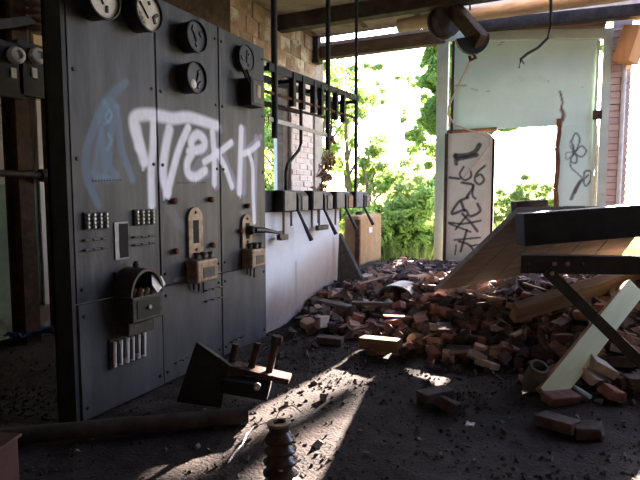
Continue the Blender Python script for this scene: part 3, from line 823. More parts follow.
# window sill debris on the white wall top
m = MB()
for k in range(10):
    m.box((WWX - 0.1 + random.uniform(-.06, .05), 3.78 + random.uniform(0, .3), 1.255 + random.uniform(0, .02)), (random.uniform(.03, .08),) * 3, Euler((random.random() * 3, random.random() * 3, 0)).to_matrix())
tag(m.build('debris_clump', M['black'], origin=(WWX - 0.1, 3.9, 1.24)), 'clump of black debris on the white wall beside the switchboard edge', 'debris')

# ------------------------------------------------------------------ leaning triangular plate at the end of the white wall
a, b_, c = onX(339, 233, -2.30), onX(367, 290, -2.02), onX(337, 283, -2.30)
m = MB(); m.prism([a, b_, c], Vector((0.02, 0.035, 0.0)))
tag(m.build('steel_plate', M['darkmetal'], origin=(a + b_ + c) / 3, bevel=0.003), 'dark triangular steel plate leaning on the end of the white wall', 'plate')

# ------------------------------------------------------------------ orange tank
tq = onY(359, 261, 6.9)
ty1 = onX(382, 240, tq.x).y
tx0 = onY(343, 240, 6.9).x
zt = onX(370, 214.5, tq.x).z
rt = thing('tank', 'rusty orange square-sided tank standing by the leafy open bay', 'tank', ((tx0 + tq.x) / 2, 7.2, gz(tq.x, 7.2) - 0.03))
zb = gz(tq.x, 7.2) - 0.03
m = MB(); m.span((tx0, 6.9, zb), (tq.x, ty1, zt)); bd = m.build('body', M['tank'], rt, bevel=0.05)
q = onX(370, 230, tq.x); m = MB(); m.box((tq.x + 0.004, q.y, q.z), (0.012, 0.16, 0.08)); m.build('paper_tag', M['paper'], bd)
m = MB(); m.span((tq.x - 0.06, 6.885, zb), (tq.x + 0.012, 6.93, zt - 0.06)); m.build('corner_angle', M['rust'], rt)
m = MB(); m.lathe([(0.05, 0), (0.05, 0.04), (0.03, 0.05)], ((tx0 + tq.x) / 2, 7.2, zt), (0, 0, 1), 12); m.build('filler_cap', M['rustdark'], rt, smooth=True)

# ------------------------------------------------------------------ green steel gate
def gp(x, y, Y=8.0): return onY(x, y, Y)
gl = gp(437, 262)
gt = thing('steel_gate', 'pale green steel gate frame with torn sheet and flower graffiti', 'gate', (gp(437, 200).x, 8.0, 0.0))
xl0, xl1 = gp(436, 150).x, gp(447, 150).x
xr0, xr1 = gp(600, 120).x, gp(609, 120).x
zl, zr = gp(440, 33).z, gp(604, 30).z
for (a0, a1, zt) in ((xl0, xl1, zl), (xr0, xr1, zr)):
    m = MB(); m.span((a0, 7.96, 0.0), (a1, 8.06, zt)); m.build('post', M['greenframe'], gt, bevel=0.006)
m = MB(); m.bar((xl0, 8.0, zl - 0.06), (xr1, 8.0, zr - 0.06), 0.10, 0.13); m.build('lintel', M['greenframe'], gt, bevel=0.006)
m = MB(); m.span((xl1 + 0.05, 7.97, 1.9), (xl1 + 0.085, 8.0, zl - 0.12)); m.build('track_rod', M['rustdark'], gt)
m = MB(); m.span((xr0 - 0.075, 7.99, 0.3), (xr0 - 0.04, 8.02, zr - 0.12)); m.build('edge_strip', M['greenframe'], gt)
# sheet above the opening
def tY(Y0): return lambda U, V, W: np.stack([U, Y0 + W, V], -1)
hx0, hx1 = gp(452, 100).x, gp(558, 100).x
zb0, zb1 = gp(495, 129).z, gp(557, 122).z
zbot = min(zb0, zb1)
def warp1(U, V): return 0.015 * np.sin(U * 2.1) + 0.012 * np.sin(V * 3 + U)
FL = lambda u, v: (lambda p: (p.x, p.z))(gp(500 + u / 4.0, 80 + v / 4.0, 8.02))
RST, INK = (0.13, 0.06, 0.03), (0.05, 0.055, 0.07)
def FS(pts, w, c=INK, op=0.85): return ([FL(*p) for p in pts], w, c, op)
rs_ = [FS([(240, 46), (246, 70), (250, 90), (246, 112), (252, 130), (248, 160), (244, 185)], 0.014, RST, 0.95), FS([(246, 120), (256, 140), (250, 160)], 0.025, RST, 0.75)]
for k in range(12):
    u, v = random.uniform(-160, 360), random.choice([random.uniform(-170, -140), random.uniform(20, 45), random.uniform(-170, 150)])
    rs_.append(FS([(u, v), (u + random.uniform(-15, 15), v + random.uniform(-3, 8))], 0.008, RST, 0.55))
for k in range(5): rs_.append(FS([(-190 + k * 12, 22), (-186 + k * 12, 21)], 0.012, RST, 0.7))
top_sheet = painted_panel('sheet', M['green'], gt, tY(8.02), (0, -1, 0), hx0, gp(596, 100).x, zbot, zl - 0.04, 0.015, rs_, 0.01, warp1,
                          cut=lambda U, V: V > (zl - 0.05) + (zr - zl) * (U - xl0) / (xr1 - xl0))
def rag(U, V): return (U < hx1 + 0.05 * fbm(V * 7, V * 3 + 2, 8) - 0.01) & (V < 2.55)
fl = [FS([(298, 288), (288, 245), (303, 212), (319, 238), (304, 285)], 0.011), FS([(300, 288), (325, 264), (345, 284), (326, 308), (300, 293)], 0.011),
      FS([(297, 290), (282, 322), (303, 332), (308, 310), (298, 292)], 0.011), FS([(292, 288), (264, 292), (268, 318), (290, 300)], 0.010, op=0.6),
      FS([(284, 240), (280, 262), (294, 285)], 0.010, op=0.6), FS([(294, 262), (292, 300)], 0.016, op=0.7),
      FS([(280, 330), (286, 352), (308, 372), (326, 390)], 0.010), FS([(332, 400), (340, 366), (362, 366), (362, 400), (344, 424), (334, 402), (352, 380)], 0.012),
      FS([(326, 400), (304, 432), (285, 476)], 0.022), FS([(318, 410), (300, 450)], 0.02)] + [rs_[0], rs_[1]]
right_sheet = painted_panel('sheet', M['green'], gt, tY(8.02), (0, -1, 0), hx1, gp(596, 100).x, 0.1, zbot, 0.012, fl, 0.01, lambda U, V: 0.01 * np.sin(V * 4), soft=0.3)
m = MB(); q0, q1 = gp(559, 105, 8.0), gp(559, 205, 8.0)
pts = [Vector((hx1 + 0.02 + 0.012 * math.sin(k * 2.3), 8.0, 2.24 - k * 0.19)) for k in range(12)]
for (p, q) in zip(pts[:-1], pts[1:]): m.bar(p, q, 0.02, 0.06, (1, 0, 0))
m.build('rusted_edge', M['rust'], gt)
m = MB(); m.bar(gp(447, 132, 8.0), gp(497, 129, 8.0), 0.05, 0.05); m.build('bottom_angle', M['rust'], gt)
m = MB(); m.span((xr0 - 0.09, 7.95, 2.2), (xr0 + 0.02, 8.0, 2.32)); m.build('latch', M['rustdark'], gt, bevel=0.01)

# loose door leaf with black tag, standing in front
DL = lambda u, v: (lambda p: (p.x, p.z))(gp(430 + u / 3.2, 120 + v / 3.2, 7.86))
K = (0.018, 0.018, 0.02)
def DS(pts, w=0.022, op=0.93): return ([DL(*p) for p in pts], w, K, op)
ds = [DS([(80, 115), (120, 112), (145, 100), (158, 80)], 0.034), DS([(82, 112), (84, 140)], 0.03), DS([(90, 125), (150, 112)], 0.03),
      DS([(108, 150), (95, 175), (112, 192), (132, 180), (128, 158)], 0.016), DS([(95, 188), (62, 184)], 0.018),
      DS([(176, 146), (152, 168), (143, 192), (158, 206), (173, 192), (162, 174), (150, 180)], 0.016),
      DS([(102, 200), (138, 210), (118, 246)], 0.020), DS([(140, 208), (136, 240), (146, 252)], 0.016),
      DS([(122, 248), (92, 262), (70, 300), (112, 288), (128, 308), (160, 292), (152, 268)], 0.020), DS([(100, 262), (110, 290)], 0.022),
      DS([(60, 328), (105, 332), (162, 322)], 0.016), DS([(104, 300), (130, 328), (152, 356)], 0.020), DS([(118, 305), (82, 350)], 0.015), DS([(62, 332), (130, 358)], 0.014),
      DS([(78, 384), (160, 376)], 0.014), DS([(118, 352), (98, 420)], 0.018), DS([(92, 388), (128, 402), (150, 440)], 0.018), DS([(128, 404), (156, 400), (150, 420)], 0.014), DS([(84, 400), (80, 430)], 0.012)]
u0, u1 = gp(446, 200, 7.86).x, gp(492, 200, 7.86).x
zt = gp(470, 131, 7.86).z
dl = thing('door_leaf', 'grey-green door leaf with black spray-painted letters, standing in the gateway', 'door leaf', ((u0 + u1) / 2, 7.86, 0.05))
def dcut(U, V): return V > zt - 0.02 - 0.10 * np.clip((U - (u1 - 0.16)) / 0.16, 0, 1) ** 2
painted_panel('sheet', M['leaf_door'], dl, tY(7.86), (0, -1, 0), u0, u1, 0.05, zt, 0.011, ds, 0.045, None, soft=0.3, cut=dcut)
m = MB(); m.span((u0 - 0.03, 7.84, 0.05), (u0 + 0.015, 7.92, zt - 0.02)); m.build('edge_angle', M['rustdark'], dl)
m = MB(); m.span((u1 - 0.012, 7.845, 0.05), (u1 + 0.02, 7.915, zt - 0.12)); m.build('edge_rail', M['leaf_door'], dl, bevel=0.006)

# wood block and white conduit by the pier
p0, p1 = gp(625, 63, 7.82), gp(637, 27, 7.82)
wbk = MB(); wbk.bar(p0, p1, 0.22, 0.22, (-0.6, -0.8, 0)); tag(wbk.build('wood_block', M['orangewood'], origin=p0, bevel=0.006), 'orange-brown wooden block wedged above the brick pier', 'wood block')
q = gp(625, 62, 7.93)
pipe('conduit', 'straight whitish pipe running down the front of the brick pier', [(q.x, 7.93, 3.05), (q.x, 7.93, 0.1)], 0.028, M['porcelain'])

# ------------------------------------------------------------------ hoist above the gate with rope
hz = thing('hoist', 'dark chain hoist with a brown arm hanging from the ceiling near the gate', 'hoist', at(448, 5, 6.7))
c = at(444, 22, 6.7)
m = MB(); m.lathe([(0.10, -0.10), (0.20, -0.09), (0.21, -0.05), (0.17, -0.04), (0.17, 0.04), (0.21, 0.05), (0.20, 0.09), (0.10, 0.10)], c, (0.75, -0.6, 0.1), 24); m.build('drum', M['beam'], hz, smooth=True)
p0, p1 = at(452, 8, 6.6), at(481, 42, 6.1)
m = MB(); m.bar(p0, p1, 0.10, 0.17); m.build('arm', M['rustdark'], hz, bevel=0.006)
m = MB(); m.bar(p0 + Vector((0.03, 0.0, 0.08)), p1 + Vector((0.03, 0, 0.08)), 0.13, 0.02); m.build('arm_flange', M['rustdark'], hz)
cc = at(473, 37, 6.15)
rv, uv = Vector(_rt), Vector(_up)
tl = math.radians(-10)
poly = [cc + (rv * math.cos(t) - uv * math.sin(t)) * 0.195 for t in np.linspace(-0.25, math.pi - 0.1, 16)]
m = MB(); m.prism(poly, Vector((-0.4, 0.9, 0)) * 0.06); m.build('sheave_guard', M['black'], hz)
m = MB(); m.tube([c + Vector((0, 0, 0.1)), Vector((c.x, c.y, 3.75))], 0.03, 8); m.build('hanger_rod', M['beam'], hz)
m = MB(); m.tube([at(470, 10, 6.65), at(470, -6, 6.65)], 0.012, 6); m.build('hanger_wire', M['beam'], hz)
hk = at(473, 53, 6.3)
m = MB(); m.tube([hk + Vector((0, 0, 0.06)), hk, hk + Vector((0.03, 0, -0.06)), hk + Vector((-0.03, 0, -0.08)), hk + Vector((-0.04, 0, -0.03))], 0.022, 6); m.build('hook', M['rustdark'], hz, smooth=True)
pts = [hk, at(466, 70, 6.6), at(455, 92, 6.9), at(449, 106, 7.2), at(448, 114, 7.35), at(454, 124, 7.5), at(466, 129, 7.6), gp(484, 135, 7.82), gp(490, 139, 7.82), gp(489, 146, 7.81), gp(478, 160, 7.81), gp(470, 170, 7.81), gp(463, 178, 7.81)]
m = MB(); m.tube([Vector(p) for p in pts], 0.012, 6)
tag(m.build('rope', M['rope'], origin=pts[-1], smooth=True), 'pale rope hanging from the hoist hook onto the door leaf', 'rope')
pts = [at(548, -12, 5.0), at(551, 6, 5.0), at(551, 22, 5.0), at(548, 38, 5.0), at(538, 48, 5.0), at(527, 54, 5.0), at(521, 59, 5.0), at(519, 68, 5.0)]
pts[0].z = 3.75
m = MB(); m.tube(pts, [0.014] * 7 + [0.007], 7); m.tube([pts[6], at(524, 64, 5.0)], 0.006, 5)
tag(m.build('cable', M['black'], origin=pts[0], smooth=True), 'thick black cut cable dangling from the ceiling before the gate', 'cable')

# ------------------------------------------------------------------ fallen roof slab, beam and steel brace on the heap
T, A = at(435, 292, 4.6), at(519, 213, 3.35)
D_ = at(655, 212, 3.45)
nrm = (A - T).cross(D_ - T).normalized()
def on_plane(x, y):
    d = Vector(_ray(x, y)); o = Vector(_O); return o + d * ((T - o).dot(nrm) / d.dot(nrm))
C_ = on_plane(622, 256)
slab = thing('roof_slab', 'large brown board slab tilted on the rubble heap, one tip down', 'slab', T)
nb = 6
for i in range(nb):
    f0, f1 = i / nb, (i + 0.965) / nb
    q = [T.lerp(C_, f0), T.lerp(C_, f1), A.lerp(D_, f1), A.lerp(D_, f0)]
    nn = nrm if nrm.z > 0 else -nrm
    mm = MB(); mm.prism(q, nn * (0.045 + 0.006 * random.random())); mm.build('board', M['deck'], slab, bevel=0.003)
beam('fallen_beam', 'thick black beam lying across the tilted slab', at(520, 229.5, 3.25), at(690, 216, 3.35), 0.12, 0.20, M['blacksteel'])
beam('beam_stub', 'short dark timber stub poking up behind the black beam', at(514, 211, 3.6), at(545, 209, 3.6), 0.12, 0.13, M['beam'])
br = thing('steel_brace', 'black bolted steel frame with a diagonal leg in front of the slab', 'frame', (0.75, 3.6, 0.0))
p0, p1 = at(521, 264, 3.0), at(720, 267, 3.05)
m = MB(); m.bar(p0, p1, 0.012, 0.105); hb = m.build('flat_bar', M['blacksteel'], br, bevel=0.002)
m = MB(); m.bar(p0 + Vector((0, 0.05, 0.044)), p1 + Vector((0, 0.05, 0.044)), 0.1, 0.010); m.build('angle_flange', M['blacksteel'], br)
q0, q1 = at(547, 271, 2.97), at(694, 415, 2.97)
m = MB(); m.bar(q0, q1, 0.012, 0.062); m.build('diagonal_leg', M['blacksteel'], br, bevel=0.002)
M['boltlight'] = mat('worn_bolt', (0.22, 0.15, 0.13), (0.40, 0.30, 0.26), 0.5, 0.3, scale=30)
for (x, y) in [(527.5, 264), (554.5, 264), (567.5, 264), (582, 264.5), (552, 273.5), (598, 316)]:
    c = at(x, y, 2.955); m = MB(); m.lathe([(0.013, 0), (0.013, 0.008), (0.008, 0.012)], c, c * -1 + Vector((0, 0, 1.2)), 8); m.build('bolt', M['boltlight'] if x in (554.5, 567.5, 552) else M['darkmetal'], br)
# leg standing at the far end so the frame rests on the floor
m = MB(); m.bar(p1, Vector((p1.x, p1.y, 0.0)), 0.05, 0.05); m.build('upright_leg', M['blacksteel'], br)

def plank(name, label, p0, p1, w, h, material, upv=(0, 0, 1), edge=None, cat='plank', face=None):
    if face is not None: upv = Vector(face).cross(Vector(p1) - Vector(p0)).normalized()
    d = (Vector(p1) - Vector(p0)); ln = d.length
    o = Vector(p0)
    X_ = d.normalized(); side = X_.cross(Vector(upv)).normalized(); Z_ = side.cross(X_)
    Rm = Matrix((X_, side, Z_)).transposed()
    mm = MB(); mm.box((ln / 2, 0, 0), (ln, w, h))
    ob = mm.build(name, material, None, bevel=0.003)
    ob.matrix_world = Matrix.Translation(o) @ Rm.to_4x4()
    if edge:
        me = ob.data; me.materials.append(edge)
        for p in me.polygons:
            if abs(p.normal.y) < 0.5: p.material_index = 1
    return tag(ob, label, cat)
pb = onZ(546, 398, 0.04); pt = at(634, 288, 3.6)
plank('plank', 'fresh yellowish plank leaning on the heap, lower end on a red brick', pb, pt, 0.05, 0.135, M['plank_fresh_lit'], upv=(0.75, -0.35, 0.25), edge=M['plank_edge'], face=(0.72, -0.15, 0.65))
plank('plank', 'thick brown plank lying on the rubble under the tilted slab', at(514, 313, 3.7), at(655, 268, 4.0), 0.07, 0.15, M['plankbrown'], upv=(0.1, -0.6, 0.8))
plank('plank', 'dark grey board lying between leafy bay and rubble', onZ(366, 273, 0.24), onZ(410, 281, 0.24), 0.14, 0.04, M['woodgrey'])
plank('plank', 'thin grey batten lying by the white wall base', onZ(321, 301, 0.14), onZ(352, 308, 0.15), 0.10, 0.035, M['woodgrey'])
plank('plank', 'brown batten lying across bricks before the lit dirt', onZ(362, 342, 0.08), onZ(400, 346, 0.10), 0.10, 0.09, M['plankbrown'], cat='plank')
plank('plank', 'narrow dark strip lying past the curved grey sheet', onZ(352, 303, 0.2), onZ(392, 304, 0.2), 0.07, 0.03, M['woodgrey'])
# curved grey sheet metal in the rubble
c = onZ(400, 297, 0.2)
m = MB(); vs = []; n = 12
for k in range(n + 1):
    t = math.pi * 1.15 * k / n
    for w in (-0.16, 0.16):
        vs.append(c + Vector((0.17 * math.cos(t) + 0.05 * w, w, 0.10 * math.sin(t) + 0.04)))
m.add(vs, [(2 * k, 2 * k + 1, 2 * k + 3, 2 * k + 2) for k in range(n)])
o = m.build('curved_sheet', M['grey'], origin=c); md = o.modifiers.new('thickness', 'SOLIDIFY'); md.thickness = 0.012
tag(o, 'curled grey sheet of metal lying in the rubble before the leafy bay', 'sheet')
# glass tube glint, clay pipe stub, paper scraps
m = MB(); a, b_ = onZ(571, 385, 0.07), onZ(590, 397, 0.06); m.tube([a, a.lerp(b_, .5), b_], 0.014, 8)
tag(m.build('glass_tube', M['cyan'], origin=a, smooth=True), 'broken pale blue glass tube behind the red brick under the plank', 'tube')
c = onZ(531, 386, 0.05)
m = MB(); m.lathe([(0.052, 0), (0.058, 0.02), (0.055, 0.17), (0.040, 0.17), (0.038, 0.03)], c, (0.25, -0.35, 0.8), 16)
tag(m.build('clay_pipe', M['woodgrey'], origin=c, smooth=True), 'short grey clay pipe stub standing left of the fresh plank', 'pipe stub')
for k, (x, y, lb) in enumerate([(560, 352, 'crumpled pale paper scrap lying left of the fresh plank'), (585, 300, 'white paper scrap on the rubble under the slab'), (470, 425, 'small white paper scrap on the dirt floor')]):
    zz = 0.0
    c = onZ(x, y, 0.12 if k == 0 else (0.33 if k == 1 else 0.02))
    m = MB(); vs = []; nn = 5
    for i in range(nn):
        for j in range(nn):
            vs.append(c + Vector(((i - 2) * (0.028 if k < 2 else 0.011), (j - 2) * (0.028 if k < 2 else 0.011), (0.03 if k < 2 else 0.012) * random.random() + 0.05 * (k < 2) * abs(i - 2) / 2)))
    m.add(vs, [(i * nn + j, (i + 1) * nn + j, (i + 1) * nn + j + 1, i * nn + j + 1) for i in range(nn - 1) for j in range(nn - 1)])
    o = m.build('paper_scrap', M['paper'], origin=c); md = o.modifiers.new('thickness', 'SOLIDIFY'); md.thickness = 0.002
    tag(o, lb, 'paper')

# ------------------------------------------------------------------ bricks of the rubble
def brick_mesh(name, broken, seed):
    r = random.Random(seed)
    bm = bmesh.new(); bmesh.ops.create_cube(bm, size=1.0)
    for v in bm.verts: v.co = Vector((v.co.x * 0.24, v.co.y * 0.115, v.co.z * 0.068))
    if broken:
        for k in range(broken):
            no = Vector((r.uniform(-1, 1) if k else 1, r.uniform(-.6, .6), r.uniform(-.5, .5))).normalized()
            co = Vector((r.uniform(-.03, .06), 0, 0)) if k == 0 else no * 0.045
            res = bmesh.ops.bisect_plane(bm, geom=bm.verts[:] + bm.edges[:] + bm.faces[:], plane_co=co, plane_no=no, clear_outer=True)
            ed = [g for g in res['geom_cut'] if isinstance(g, bmesh.types.BMEdge)]
            if ed: bmesh.ops.contextual_create(bm, geom=ed)
    bmesh.ops.bevel(bm, geom=bm.edges[:], offset=0.006, segments=1, affect='EDGES')
    for v in bm.verts: v.co += Vector((r.uniform(-1, 1), r.uniform(-1, 1), r.uniform(-1, 1))) * 0.0035
    c = sum((v.co for v in bm.verts), Vector()) / len(bm.verts)
    for v in bm.verts: v.co -= c
    me = bpy.data.meshes.new(name); bm.to_mesh(me); bm.free()
    return me
BM = {}
for cl in BR:
    BM[cl] = []
    for k in range(9):
        me = brick_mesh('brick', [0, 0, 1, 1, 2, 2, 2, 3, 1][k], 100 + k)
        me.materials.append(BR[cl]); BM[cl].append(me)
zones = {
    'at the near foot of the white wall': ((-2.3, -1.75), (4.1, 5.1), 34),
    'between white wall and lit dirt': ((-1.75, -1.35), (4.05, 5.1), 30),
    'before the leaning triangular plate': ((-2.3, -1.35), (5.1, 6.1), 34),
    'at the front foot of the heap': ((-1.35, -0.25), (3.65, 4.4), 46),
    'in the middle of the heap left of the slab': ((-1.6, -0.8), (4.4, 6.0), 40),
    'beneath the tilted slab tip': ((-0.8, -0.1), (4.2, 5.8), 40),
    'behind the fresh plank': ((-0.1, 0.5), (3.5, 5.6), 40),
    'behind the diagonal steel leg': ((0.5, 1.1), (3.6, 5.6), 26),
    'before the leafy bay': ((-2.3, -1.6), (6.1, 7.6), 24),
    'before the spray-painted door leaf': ((-1.6, -0.6), (6.0, 7.6), 24)}
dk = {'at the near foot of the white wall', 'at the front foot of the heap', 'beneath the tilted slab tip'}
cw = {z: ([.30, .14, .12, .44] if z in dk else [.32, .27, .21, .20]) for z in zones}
cname = {'red': 'red', 'orange': 'orange', 'pale': 'pale mortar-smeared', 'dark': 'sooty dark'}
kname = ['whole', 'whole', 'half', 'half', 'broken', 'broken', 'broken', 'broken', 'half']
placed = []
def put_brick(cl, k, x, y, z, rot, label, group, sc=1.0):
    o = bpy.data.objects.new('brick', BM[cl][k]); COL.objects.link(o)
    o.location = (x, y, z); o.rotation_euler = rot; o.scale = (sc,) * 3
    tag(o, label, 'brick', group); return o
for zn, ((xa, xb), (ya, yb), n) in zones.items():
    for i in range(n):
        for tr in range(30):
            x, y = random.uniform(xa, xb), random.uniform(ya, yb)
            if heap(x, y) < 0.015 and random.random() < 0.8: continue
            if x < -2.2 and y < 5.6: continue
            if all((x - px) ** 2 + (y - py) ** 2 > 0.115 ** 2 for px, py in placed): break
        placed.append((x, y))
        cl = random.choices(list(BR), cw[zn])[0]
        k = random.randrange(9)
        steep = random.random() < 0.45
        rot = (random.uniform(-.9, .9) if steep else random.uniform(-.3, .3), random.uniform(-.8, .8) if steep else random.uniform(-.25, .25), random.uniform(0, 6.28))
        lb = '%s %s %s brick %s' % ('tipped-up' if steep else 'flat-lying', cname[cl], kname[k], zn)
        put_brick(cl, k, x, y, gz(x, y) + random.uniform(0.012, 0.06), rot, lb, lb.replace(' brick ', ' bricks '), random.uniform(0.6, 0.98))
# single bricks the photograph shows on their own
for (x, y, z, cl, k, rot, lb) in [
    (561, 400, 0.04, 'red', 0, (0.1, 0.05, 0.75), 'whole red brick at the foot of the fresh yellowish plank'),
    (558, 424, 0.035, 'dark', 1, (0.0, 0.1, 2.6), 'dark whole brick lying before the red brick at the plank foot'),
    (588, 431, 0.035, 'dark', 8, (0.1, 0.0, 0.3), 'dark brick rightmost of the pair before the plank foot'),
    (596, 378, 0.10, 'pale', 0, (0.5, 0.3, 1.0), 'pale pinkish brick standing on end right of the fresh plank'),
    (601, 366, 0.17, 'pale', 3, (0.2, 0.5, 0.4), 'broken pale half brick atop another right of the fresh plank'),
    (612, 392, 0.08, 'red', 4, (0.2, 0.1, 0.4), 'small red brick piece lying right of the glass tube'),
    (628, 340, 0.26, 'orange', 8, (0.2, 0.1, 2.2), 'orange brick lying right under the diagonal steel leg'),
    (448, 404, 0.03, 'dark', 4, (0.3, 0.1, 1.1), 'dark brick lump lying alone on the dirt beside the lit patch'),
    (330, 340, 0.04, 'dark', 0, (0.0, 0.05, 0.2), 'dark whole brick lying flat left of the lit dirt'),
    (322, 322, 0.10, 'pale', 8, (1.5, 0.1, 1.4), 'pale brick standing upright near the white wall base'),
    (435, 395, 0.03, 'dark', 0, (0.0, 0.0, 0.9), 'dark whole brick lying at the front foot of the heap'),
    (378, 344, 0.06, 'dark', 1, (0.05, 0.0, 0.1), 'long dark brick edging the lit dirt patch'),
]:
    p = onZ(x, y, z); put_brick(cl, k, p.x, p.y, max(p.z, gz(p.x, p.y) + 0.03), rot, lb, None, 0.85)

lath_me = MB().box((0, 0, 0), (0.42, 0.035, 0.014)).build('lath', M['woodgrey'])
lath_me.data.materials[0] = M['plankbrown']
spots = [(-1.6, 4.6), (-1.2, 4.3), (-0.9, 4.0), (-1.9, 5.3), (-0.3, 4.0), (0.15, 4.1), (0.3, 4.4), (-0.2, 4.6), (0.55, 4.2), (-1.4, 5.6), (-1.0, 6.2), (-0.55, 3.75)]
wh = ['near the white wall', 'left of the slab tip', 'at the heap front', 'by the triangular plate', 'left of the clay pipe stub', 'left of the fresh plank', 'behind the fresh plank', 'under the tilted slab', 'right of the fresh plank', 'before the curled grey sheet', 'before the door leaf', 'above the dirt at the heap foot']
for i, (x, y) in enumerate(spots):
    o = lath_me if i == 0 else lath_me.copy()
    if i: COL.objects.link(o)
    o.location = (x, y, gz(x, y) + 0.075); o.rotation_euler = (random.uniform(-.3, .3), random.uniform(-.25, .25), random.uniform(0, 3.1))
    o.scale = (random.uniform(.6, 1.3), 1, 1)
    tag(o, 'thin splintered wooden lath on the bricks ' + wh[i], 'lath', 'laths in the rubble')

# crumbs of brick and mortar: nobody could count them
def chips(name, n, region, smin, smax, material, lift, dens):
    V, Fc = [], []
    cnt = 0; tries = 0
    base = np.array([[-1, -1, -1], [1, -1, -1], [1, 1, -1], [-1, 1, -1], [-1, -1, 1], [1, -1, 1], [1, 1, 1], [-1, 1, 1]], float)
    fq = [(0, 3, 2, 1), (4, 5, 6, 7), (0, 1, 5, 4), (1, 2, 6, 5), (2, 3, 7, 6), (3, 0, 4, 7)]
    N = n * 4
    xx = rng.uniform(region[0], region[1], N); yy = rng.uniform(region[2], region[3], N)
    keep = (rng.random(N) < dens(xx, yy)) & ~((xx < WWX + 0.03) & (xx > WWX - 0.25) & (yy > 3.7) & (yy < 5.5)) & (xx > WX + 0.05)
    xx, yy = xx[keep][:n], yy[keep][:n]
    zz = ground(xx, yy)
    for i in range(len(xx)):
        s_ = smin * (smax / smin) ** (rng.random() ** 2)
        R = np.array(Euler(rng.uniform(0, 6.28, 3)).to_matrix())
        b = base * (1 + rng.uniform(-.45, .25, (8, 3))) * s_ * np.array([1, rng.uniform(.5, 1), rng.uniform(.25, .7)]) * 0.5
        b = b @ R.T + np.array([xx[i], yy[i], zz[i] + s_ * 0.18 + lift])
        o = len(V); V.extend(b.tolist()); Fc.extend([tuple(j + o for j in f) for f in fq])
    me = bpy.data.meshes.new(name); me.from_pydata(V, [], Fc); me.materials.append(material)
    ob = bpy.data.objects.new(name, me); COL.objects.link(ob); ob['kind'] = 'stuff'
    return ob
o = chips('brick_crumbs', 13000, (-2.35, 1.6, 3.4, 7.9), 0.02, 0.13, M['chips'], 0.0, lambda x, y: np.clip(heap(x, y) * 9, 0.05, 1))
tag(o, 'brick crumbs and mortar fragments covering the heap', 'rubble')
o = chips('floor_gravel', 14000, (-3.8, 2.2, 1.2, 5.5), 0.005, 0.022, M['gravel'], 0.0, lambda x, y: 0.35 + 0.65 * (fbm(x * 1.5, y * 1.5, 21) > 0.48))
tag(o, 'loose grit and small stones on the dirt floor', 'gravel')
o = chips('wood_splinters', 160, (-2.2, 0.6, 1.5, 4.2), 0.02, 0.06, M['woodgrey'], 0.0, lambda x, y: 0.5 + 0 * x)
tag(o, 'small scattered splinters on the dark floor', 'splinters')

# ------------------------------------------------------------------ foreground objects
a = onZ(-30, 440, 0.05); b_ = onZ(248, 415, 0.05)
m = MB(); m.tube([a, b_], 0.042, 16)
tag(m.build('iron_pipe', M['beam'], origin=(a + b_) / 2, smooth=True), 'long dark iron pipe lying on the floor before the switchboard', 'pipe')

bp = thing('bracket_assembly', 'overturned dark steel plate bracket with three rusty posts before the switchboard', 'bracket', (-1.8, 2.5, 0.0))
poly = [at(196, 342, 3.02), at(229, 365, 2.92), at(221, 408, 2.86), at(176, 402, 2.92)]
m = MB(); m.prism(poly, Vector((-0.02, 0.04, 0.0))); m.build('plate', M['black'], bp, bevel=0.003)
poly = [at(227, 364, 2.92), at(243, 373, 2.95), at(240, 380, 2.95), at(226, 385, 2.9)]
m = MB(); m.prism(poly, Vector((0.0, 0.03, -0.01))); m.build('gusset', M['rustdark'], bp)
r0, r1 = at(224, 364, 2.98), at(290, 379, 2.95)
m = MB(); m.bar(r0, r1, 0.11, 0.03); m.build('base_bar', M['rustmid'], bp, bevel=0.004)
for (xa, ya, xb, yb, dd) in [(231, 366, 236, 344, 3.0), (251, 369, 258, 343, 2.98), (269, 372, 276, 340, 2.96)]:
    m = MB(); m.tube([at(xa, ya, dd), at(xb, yb, dd)], 0.021, 10); ps = m.build('post', M['rustmid'], bp, smooth=True)
c = at(277, 340, 2.96); m = MB(); m.lathe([(0.032, -0.02), (0.034, 0.0), (0.03, 0.025)], c, (0.2, 0, 1), 6); m.build('nut', M['rustmid'], bp)
m = MB(); m.bar(at(224, 380, 2.95), at(270, 388, 2.95), 0.2, 0.08); m.build('lower_block', M['hole'], bp, bevel=0.01)
m = MB(); m.lathe([(0.02, 0), (0.02, 0.03), (0.01, 0.035)], at(257, 386, 2.85), (0.5, -0.8, 0.2), 10); m.build('bolt_head', M['steel'], bp)

# porcelain insulator stack in the foreground
c = onZ(282, 488, 0.0)
prof = []
hgt = 0.0
ins = thing('insulator', 'dark stacked ribbed insulator standing in the foreground with a hollow top', 'insulator', c)
prof = [(0.05, -0.02)]
for k in range(5):
    z = 0.01 + k * 0.054
    prof += [(0.048, z), (0.078 - 0.004 * k, z + 0.012), (0.08 - 0.004 * k, z + 0.022), (0.05, z + 0.044)]
prof += [(0.042, 0.285), (0.046, 0.305), (0.044, 0.318), (0.024, 0.318), (0.022, 0.26)]
prof = [(r, h * 0.84) for r, h in prof]
M['glaze'] = mat('brown_glaze', (0.035, 0.022, 0.017), (0.085, 0.05, 0.035), 0.25, scale=12, spec=0.5)
m = MB(); m.lathe(prof, c, (-0.06, 0.03, 1), 24); m.build('body', M['glaze'], ins, smooth=True)
m = MB(); m.lathe([(0.046, 0.262), (0.05, 0.267), (0.05, 0.275), (0.028, 0.277), (0.026, 0.262)], c, (-0.06, 0.03, 1), 20); m.build('rim', M['brass'], ins, smooth=True)
